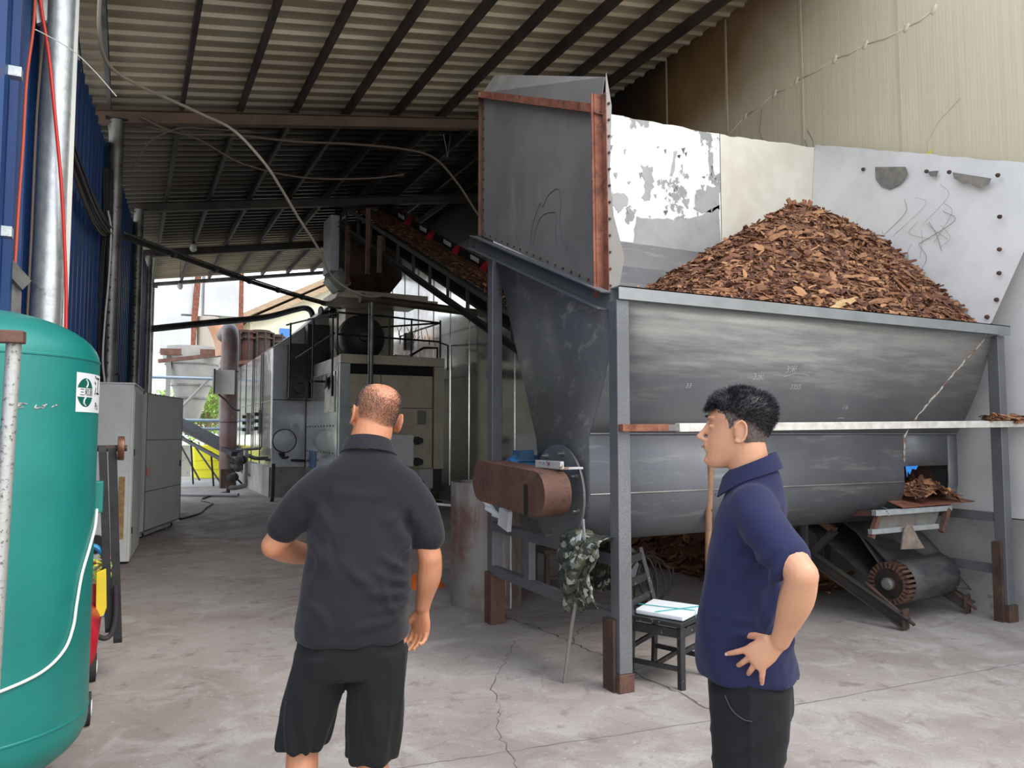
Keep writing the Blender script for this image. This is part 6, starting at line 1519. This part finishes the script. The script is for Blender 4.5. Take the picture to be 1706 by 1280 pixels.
# legs and feet
HL, HR = V(-.11, .0, .84), V(.07, .0, .84); KL, KR = V(-.195, .07, .47), V(.042, -.01, .455); AL, AR = V(-.205, .03, .09), V(.055, -.04, .09)
for h, k, a in ((HL, KL, AL), (HR, KR, AR)):
    limb(b, [h, h.lerp(k, .5), k], [.095, .080, .056], 18)
    limb(b, [k, k.lerp(a, .3) + V(0, -.018, 0), a], [.055, .057, .034], 16)
    b.ell(a + V(0, .06, -.05), (.043, .115, .035))
baked('body', b, SK1, p1, T1, .0042, 5)
# polo shirt
NV1 = cloth_mat('charcoal violet polo cloth', (.0125, .0105, .0145), (.0165, .014, .019), .10)
s = MB()
ringz(s, [(.835, -.028, .0, .200, .140), (.90, -.028, .0, .198, .143), (1.0, -.020, .002, .193, .145), (1.12, -.012, .0, .186, .138), (1.24, -.004, -.006, .182, .125), (1.33, .002, -.012, .182, .108), (1.385, .004, -.014, .182, .100), (1.425, .006, -.018, .168, .092), (1.455, .010, -.022, .135, .085), (1.485, .014, -.022, .100, .080), (1.515, .018, -.016, .082, .076)], 40)
limb(s, [(-.13, -.01, 1.375), (-.20, .0, 1.32), (-.270, .028, 1.235)], [.080, .071, .064], 20)
limb(s, [(.135, -.01, 1.365), (.20, -.012, 1.285), (.232, -.021, 1.195)], [.080, .071, .066], 20)
def fold1(c, n):
    back = max(0, min(1, -n.y * 1.5 + .3))
    f = .0025 * noise.noise(c * 7) + .0012 * noise.noise(c * 22)
    # long soft folds fanning from the right waist up towards the left shoulder blade
    u = c.x * .55 + c.z * .9; v = c.x * .8 - c.z * .5
    w = math.exp(-((c.z - 1.02) / .17) ** 2) * (0.35 + max(0, min(1, (c.x + .12) * 4)))
    f += max(0, min(1, -n.y * 3)) * creases(c.x, c.z, CR1)
    f += back * w * .006 * max(0, rfold(V(v * .5, u, c.y * .3), 9, 3) - .35)
    # vertical drag near the arm pits
    w2 = math.exp(-((abs(c.x) - .15) / .05) ** 2) * math.exp(-((c.z - 1.22) / .12) ** 2)
    f += w2 * .010 * math.sin(c.z * 42 + c.x * 60)
    w3 = max(0, 1 - abs(c.z - .88) / .10); f += w3 * .006 * math.sin(math.atan2(c.y, c.x + .03) * 7)
    return f
shirt1 = baked('polo_shirt', s, NV1, p1, T1, .0075, 12, fold1)
# collar: folded band round the neck
def collar(T, cx, cy, z, rx, ry, h, tilt, m, parent, gap=.0, lean=.0):
    mb = MB(); rings = []; n = 48
    for k in range(n + 1):
        a = math.pi / 2 + gap + (2 * math.pi - 2 * gap) * k / n
        front = max(0, math.sin(a)); dz = tilt * math.sin(a) + lean * math.cos(a)
        def P(rr, zz): return V(cx + (rx + rr) * math.cos(a), cy + (ry + rr) * math.sin(a), z + zz + dz)
        rings.append([P(.0, 0), P(-.008, h), P(-.004, h + .003), P(.006 + .01 * front, h * .5), P(.016 + .02 * front, -.012 - .035 * front ** 2), P(.011 + .02 * front, -.014 - .035 * front ** 2), P(.003, h * .3)])
    mb.rings(rings, caps=True); return lobj('collar', mb, m, parent, T, smooth=60)
collar(T1, .020, -.014, 1.502, .084, .078, .034, -.022, NV1, shirt1, .12, lean=-.008)
NVd = cloth_mat('hem cloth ', (.014, .013, .018), (.02, .018, .024))
for pa, pb_2, r in (((-.270, .028, 1.225), (-.290, .035, 1.195), .0655), ((.234, -.02, 1.185), (.238, -.022, 1.155), .0675)):
    pass
# shorts
BK = cloth_mat('black shorts cloth', (.0065, .0065, .007), (.009, .009, .010), .05)
s = MB()
ringz(s, [(.72, -.035, .0, .175, .115), (.80, -.03, .0, .190, .128), (.90, -.03, .0, .180, .125)], 30)
for (x, y, z), (x2, y2, z2), sg in (((-.125, .0, .80), (-.198, .06, .465), -1), ((.065, .0, .80), (.042, -.005, .425), 1)):
    rows = []
    for t in np.linspace(0, 1, 8):
        cx, cy, zz = x + (x2 - x) * t, y + (y2 - y) * t, z + (z2 - z) * t
        rows.append((zz, cx, cy, .100 - .012 * t + .006 * math.sin(3 * t), .120 - .018 * t))
    ringz(s, rows[::-1], 30, 1.0)
def fold2(c, n):
    side = math.atan2(c.y, c.x + (.19 if c.x < -.06 else -.04))
    w = max(0, min(1, (.80 - c.z) / .2))
    f = w * .009 * math.sin(side * 6 + c.z * 7) * (.6 + .4 * noise.noise(c * 6)) + .003 * noise.noise(c * 14)
    f += .006 * max(0, rfold(V(c.x * 1.0, c.y, c.z * .25), 13, 7) - .3)
    return f
baked('shorts', s, BK, p1, T1, .0075, 4, fold2)
# shoes
sh = MB()
for a in (AL, AR): sh.ell(a + V(0, .07, -.055), (.052, .135, .034)).box(a.x - .048, a.x + .048, a.y - .05, a.y + .19, 0, .025)
lobj('shoes', sh, M['black'], p1, T1, smooth=60)
# stubble: short on sides and nape, thin on the crown
def s1(rnd):
    z = rnd.uniform(-.035, .122); a = rnd.uniform(0, 2 * math.pi)
    p = head_pt(z, a); nn = V(p.x / .075, (p.y + .01) / .1, max(0, z - .03) * 14).normalized()
    if p.y > .045 or (p.y > .0 and z < .03): return None
    edge = -.038 + .018 * math.cos(3 * a)
    if z < edge: return None
    top = max(0, (z - .055) / .06); ctr = math.exp(-((p.x - .0) / .045) ** 2)
    if rnd.random() < min(.95, top * 1.2 * ctr + .3 * top + max(0, .9 - (z - edge) * 16)): return None
    return p, nn, 1
rnd = random.Random(3)
hm_ = mat('grey black stubble', (.035, .035, .037), .6, 0, mix=(.13, .13, .135), mscale=300)
lobj('hair', strands(s1, 30000, .0050, .00045, 1, lambda p: V(0, -.3, .4), rnd, H1, .5), hm_, p1, T1, smooth=0)
def face_bits(H, parent, T, hairm):
    for s_ in (-1, 1):
        lobj('eyelash', MB().tube([H @ V(s_ * (.018 + .006 * k), .0845 - .0009 * k * k, .0125 + .001 * k) for k in range(5)], [.0006, .0013, .0015, .0013, .0006], 6), hairm, parent, T)
        e_ = lobj('eye', MB().ell(H @ V(s_ * .031, .0660, .010), .0105, None, 14, 10), mat('eye white', (.7, .68, .65), .2), parent, T)
        lobj('iris', MB().ell(H @ V(s_ * .031, .0752, .010), (.0045, .0022, .0045), H.to_3x3(), 12, 6), mat('iris', (.02, .012, .008), .15), e_, T)
        lobj('eyebrow', MB().tube([H @ V(s_ * (.014 + .008 * k), .0955 - .0035 * k * k * .6, .037 + .003 * math.sin(k * .8)) for k in range(5)], [.002, .0034, .0034, .003, .0015], 8), hairm, parent, T)
    lobj('lips', MB().tube([H @ V(x, .1005 - 7 * x * x, -.0575) for x in np.linspace(-.022, .022, 9)], [.001, .0025, .0035, .004, .004, .004, .0035, .0025, .001], 8), mat('lips', (.42, .17, .13), .45), parent, T)
face_bits(H1, p1, T1, hm_)

# stitched hem lines on the shirt back
# ------------------------------------------------------------ man in profile, hand on hip
T2p = frame((1.725, 1.850), -46)
p2 = thing('person', 'person in profile with short black hair, navy polo shirt and black trousers, hand on hip', 'person', (1.725, 1.850, 0))
SK2 = skin_mat('warm skin', (.56, .29, .165), (.50, .235, .14))
H2 = Matrix.Translation((.0, .012, 1.572)) @ Matrix.Rotation(R_(4), 4, 'X') @ Matrix.Rotation(R_(-3), 4, 'Z')
b = MB(); head(b, H2)
limb(b, [(0, -.045, 1.38), (0, -.028, 1.45), (0, -.012, 1.52)], [.070, .061, .064], 20)
ringz(b, [(.80, 0, -.01, .13, .10), (.95, 0, .01, .14, .115), (1.10, 0, .0, .15, .115), (1.25, 0, -.01, .155, .10), (1.33, 0, -.02, .145, .08), (1.39, 0, -.03, .09, .055), (1.42, 0, -.03, .05, .04)])
SL, EL2, WL2 = V(-.160, -.045, 1.33), V(-.335, -.155, 1.190), V(-.212, -.100, .985)
limb(b, [SL, SL.lerp(EL2, .5) + V(-.005, 0, .0), EL2], [.056, .051, .043])
limb(b, [EL2, EL2.lerp(WL2, .35) + V(-.004, -.006, 0), WL2], [.043, .046, .0275])
tips2, nb2 = hand(b, WL2 + V(.004, .008, -.008), (.16, .72, -.60), (-1, .1, -.15), (.1, .62, .78), (12, 26, 28, 20), (16, -4, -18, -42), (.45, .55, .5), 1.0)
SR, ER2, WR2 = V(.175, -.045, 1.335), V(.24, -.06, 1.07), V(.22, -.03, .84)
limb(b, [SR, SR.lerp(ER2, .5), ER2], [.056, .050, .042]); limb(b, [ER2, ER2.lerp(WR2, .35), WR2], [.042, .044, .027])
hand(b, WR2 + V(0, .004, -.01), (0, .25, -1), (1, 0, 0), (0, 1, .2), (30, 34, 38, 42), (4, 1, -2, -5), (.6, .8, .3))
for sx2 in (-1, 1):
    h, k, a = V(sx2 * .070, -.01, .82), V(sx2 * .095, .0, .47), V(sx2 * .10, -.03, .09)
    limb(b, [h, h.lerp(k, .5), k], [.070, .066, .050], 18); limb(b, [k, k.lerp(a, .3) + V(0, -.015, 0), a], [.05, .052, .034], 16); b.ell(a + V(0, .06, -.05), (.042, .11, .034))
baked('body', b, SK2, p2, T2p, .0042, 5)
NB = cloth_mat('navy polo cloth', (.0115, .0125, .046), (.015, .0165, .058), .06)
s = MB()
ringz(s, [(.825, 0, -.010, .165, .150), (.89, 0, .002, .165, .146), (.98, 0, .006, .162, .138), (1.10, 0, -.004, .165, .124), (1.22, 0, -.014, .182, .113), (1.30, 0, -.024, .190, .106), (1.345, 0, -.036, .178, .100), (1.385, 0, -.040, .122, .086), (1.42, 0, -.042, .090, .080), (1.455, 0, -.036, .076, .074)], 40)
limb(s, [(-.12, -.035, 1.345), (-.195, -.062, 1.298), (-.280, -.118, 1.225)], [.070, .068, .066], 22)
limb(s, [(.13, -.035, 1.34), (.195, -.05, 1.27), (.222, -.055, 1.13)], [.080, .074, .064], 20)
def fold3(c, n):
    f = .0025 * noise.noise(c * 7) + .001 * noise.noise(c * 24)
    w = math.exp(-((c.z - 1.0) / .2) ** 2) * max(0, min(1, -c.x * 8)) * max(0, min(1, -c.y * 12 + .3))
    f += max(0, min(1, -n.x * 3)) * creases(c.y, c.z, CR2)
    f += w * .004 * max(0, rfold(V(c.x, c.y * 1.3, c.z * .45), 10, 2) - .3)
    w = math.exp(-((c.z - 1.16) / .09) ** 2) * math.exp(-((c.y + .04) / .07) ** 2); f += w * .006 * math.sin((c.z * .8 + c.y) * 90)
    w3 = max(0, 1 - abs(c.z - .86) / .10); f += w3 * .005 * math.sin(math.atan2(c.y, c.x) * 6 + c.z * 12)
    # pulled in under the hand
    f -= .008 * math.exp(-((c.z - .93) / .05) ** 2) * math.exp(-((c.y + .03) / .07) ** 2) * (1 if c.x < 0 else 0)
    return f
shirt2 = baked('polo_shirt', s, NB, p2, T2p, .0075, 16, fold3)
collar(T2p, 0, -.034, 1.440, .078, .076, .034, -.030, NB, shirt2, .22)
sd_ = cloth_mat('navy seam', (.012, .013, .05), (.014, .015, .06))
# buttons on the placket
for k in range(2): lobj('button', MB().lathe([(.005, 0), (.005, .002), (.001, .003)], (.0, .078 - .0 + .012 * k, 1.37 - .05 * k), (0, 1, .2), 10), M['cable'], shirt2, T2p)
TRM = cloth_mat('black trouser cloth', (.0060, .0060, .007), (.0085, .0085, .010), .05)
s = MB()
ringz(s, [(.72, 0, -.015, .160, .122), (.80, 0, -.015, .160, .125), (.92, 0, -.008, .148, .112)], 30)
for sx2 in (-1, 1):
    rows = [(.80, sx2 * .080, -.012, .082, .118), (.70, sx2 * .085, -.012, .082, .112), (.55, sx2 * .092, .0, .078, .098), (.42, sx2 * .095, .0, .072, .086), (.25, sx2 * .098, -.015, .066, .076), (.06, sx2 * .10, -.02, .062, .072)]
    ringz(s, rows[::-1], 28, 1.0)
def fold4(c, n):
    f = .003 * noise.noise(c * 11); w = max(0, 1 - abs(c.z - .62) / .22)
    f += w * .007 * max(0, rfold(V(c.x, c.y * .7, c.z * 1.5 + c.y * .8), 8, 5) - .3)
    f += .004 * math.exp(-((c.x + .16) / .02) ** 2) * (1 if abs(c.y + .015) < .004 else 0)
    return f
tr2 = baked('trousers', s, TRM, p2, T2p, .0075, 4, fold4)
lobj('pocket_edge', MB().tube(spline([(-.150, .055, .80), (-.163, .035, .765), (-.170, .005, .745), (-.168, -.02, .74)], 6), .0018, 6), M['cable'], tr2, T2p)
sh = MB()
for sx2 in (-1, 1): sh.ell((sx2 * .10, .045, .04), (.05, .13, .036)).box(sx2 * .10 - .046, sx2 * .10 + .046, -.08, .16, 0, .025)
lobj('shoes', sh, M['black'], p2, T2p, smooth=60)
# hair: dark cap plus strands, grey faded sides
def hairline(a, p): return (.060 if p.y > .05 else (.042 if p.y > .02 else (.0 if p.y > -.025 else -.055)))
cap = MB(); rows = []
def zlow(a):
    y = math.sin(a)
    return .066 - .0 if y > .75 else (.066 - .026 * (.75 - y) / .75 if y > 0 else .040 + .055 * y)
for i in range(16):
    t = i / 15; ring = []; jt = random.Random(i)
    for k in range(40):
        a = 2 * math.pi * k / 40; z = zlow(a) * (1 - t) + .1225 * t
        out = .0005 + .011 * min(1, t * 2.2)
        p = head_pt(z, a, out); p.z += .010 * t * t
        ring.append(H2 @ p)
    rows.append(ring)
cap.rings(rows)
HB = mat('black hair', (.010, .010, .012), .42, 0, mix=(.022, .021, .024), mscale=60)
HG = mat('greying hair', (.07, .065, .06), .5, 0, mix=(.16, .15, .14), mscale=200)
hr2 = lobj('hair', cap, HB, p2, T2p, smooth=60)
def s2(rnd):
    a = rnd.uniform(0, 2 * math.pi); t = 1 - rnd.random() ** 1.6 * 1.0 if rnd.random() < .5 else rnd.random()
    z = zlow(a) * (1 - t) + .1225 * t; p = head_pt(z, a, .0005 + .011 * min(1, t * 2.2)); p.z += .010 * t * t
    if t > .93: k = rnd.random(); p = V(p.x * k, -.01 + (p.y + .01) * k, p.z)
    nn = V(p.x / .075, (p.y + .01) / .1, max(0, p.z - .04) * 14).normalized()
    return p, nn, .5 + .5 * min(1, t * 2)
rnd = random.Random(6)
back2 = lambda p: V(p.x * 3, .55 if p.y > .03 else -.35, .12)
lobj('hair_strands', strands(s2, 11000, .017, .0006, .55, back2, rnd, H2, .22), HB, hr2, T2p, smooth=0)
def zbot(a):
    y = math.sin(a); K = [(-1, -.058), (-.62, -.055), (-.34, -.030), (-.22, .012), (-.05, .036), (.10, .034), (.20, .008), (.27, .004), (.33, .030), (.42, .050), (.6, .058), (1, .07)]
    for (y0, z0), (y1, z1) in zip(K, K[1:]):
        if y <= y1: return z0 + (z1 - z0) * (y - y0) / (y1 - y0)
    return .07
def sideshell(u, v):
    a = R_(-90 - 118 + 236 * u)
    zb = zbot(a) + .004 * noise.noise(V(u * 60, 0, 0)); zt = max(zlow(a) + .012, zb + .001); z = zb + (zt - zb) * v
    return H2 @ head_pt(z, a, .0004 + .0022 * min(1, (z - zb) * 40))
SH = mat('short side hair', (.028, .026, .026), .6, 0, mix=(.12, .105, .10), mscale=260, mlo=.42, mhi=.62, fine=((.20, .13, .09), 140))
lobj('hair_side_base', MB().grid(sideshell, 120, 12), SH, hr2, T2p, smooth=180)
def s3(rnd):
    z = rnd.uniform(-.06, .062); a = rnd.uniform(0, 2 * math.pi); p = head_pt(z, a)
    if z < zbot(a) + rnd.gauss(0, .002): return None
    ear = ((p.y + .014) / .022) ** 2 + ((z + .0) / .036) ** 2
    if ear < 1: return None
    if rnd.random() < max(0, (-.02 - z) * 18): return None
    nn = V(p.x / .075, (p.y + .01) / .1, 0).normalized()
    return p, nn, .5 + max(0, (z + .02)) * 9
lobj('hair_side', strands(s3, 22000, .0085, .00055, .6, lambda p: V(0, -.5, -.55), rnd, H2, .25), mat('short side hair', (.030, .028, .028), .5, 0, mix=(.13, .12, .115), mscale=170, mlo=.5, mhi=.62), hr2, T2p, smooth=0)
def s4(rnd):
    z = rnd.uniform(.068, .09); a = rnd.uniform(R_(40), R_(140)); p = head_pt(z, a, .012)
    return p, V(p.x / .08, 1, .1).normalized(), 1
lobj('fringe', strands(s4, 1400, .026, .0007, .25, lambda p: V(p.x * 4, .15, -.7), rnd, H2, .18), HB, hr2, T2p, smooth=0)
face_bits(H2, p2, T2p, HB)
# finger nails on the visible hands
nm = mat('finger nail', (.62, .40, .33), .3)
for tips, nn, T, par in ((tips1, nb1, T1, p1), (tips2, nb2, T2p, p2)):
    for tp, d in tips:
        u = (nn - d * nn.dot(d)).normalized(); c = tp - d * .002 + u * .0050; s_ = d.cross(u)
        R3 = Matrix((s_, d, u)).transposed()
        lobj('finger_nail', MB().ell(c, (.0045, .006, .0013), R3, 10, 6), nm, par, T)
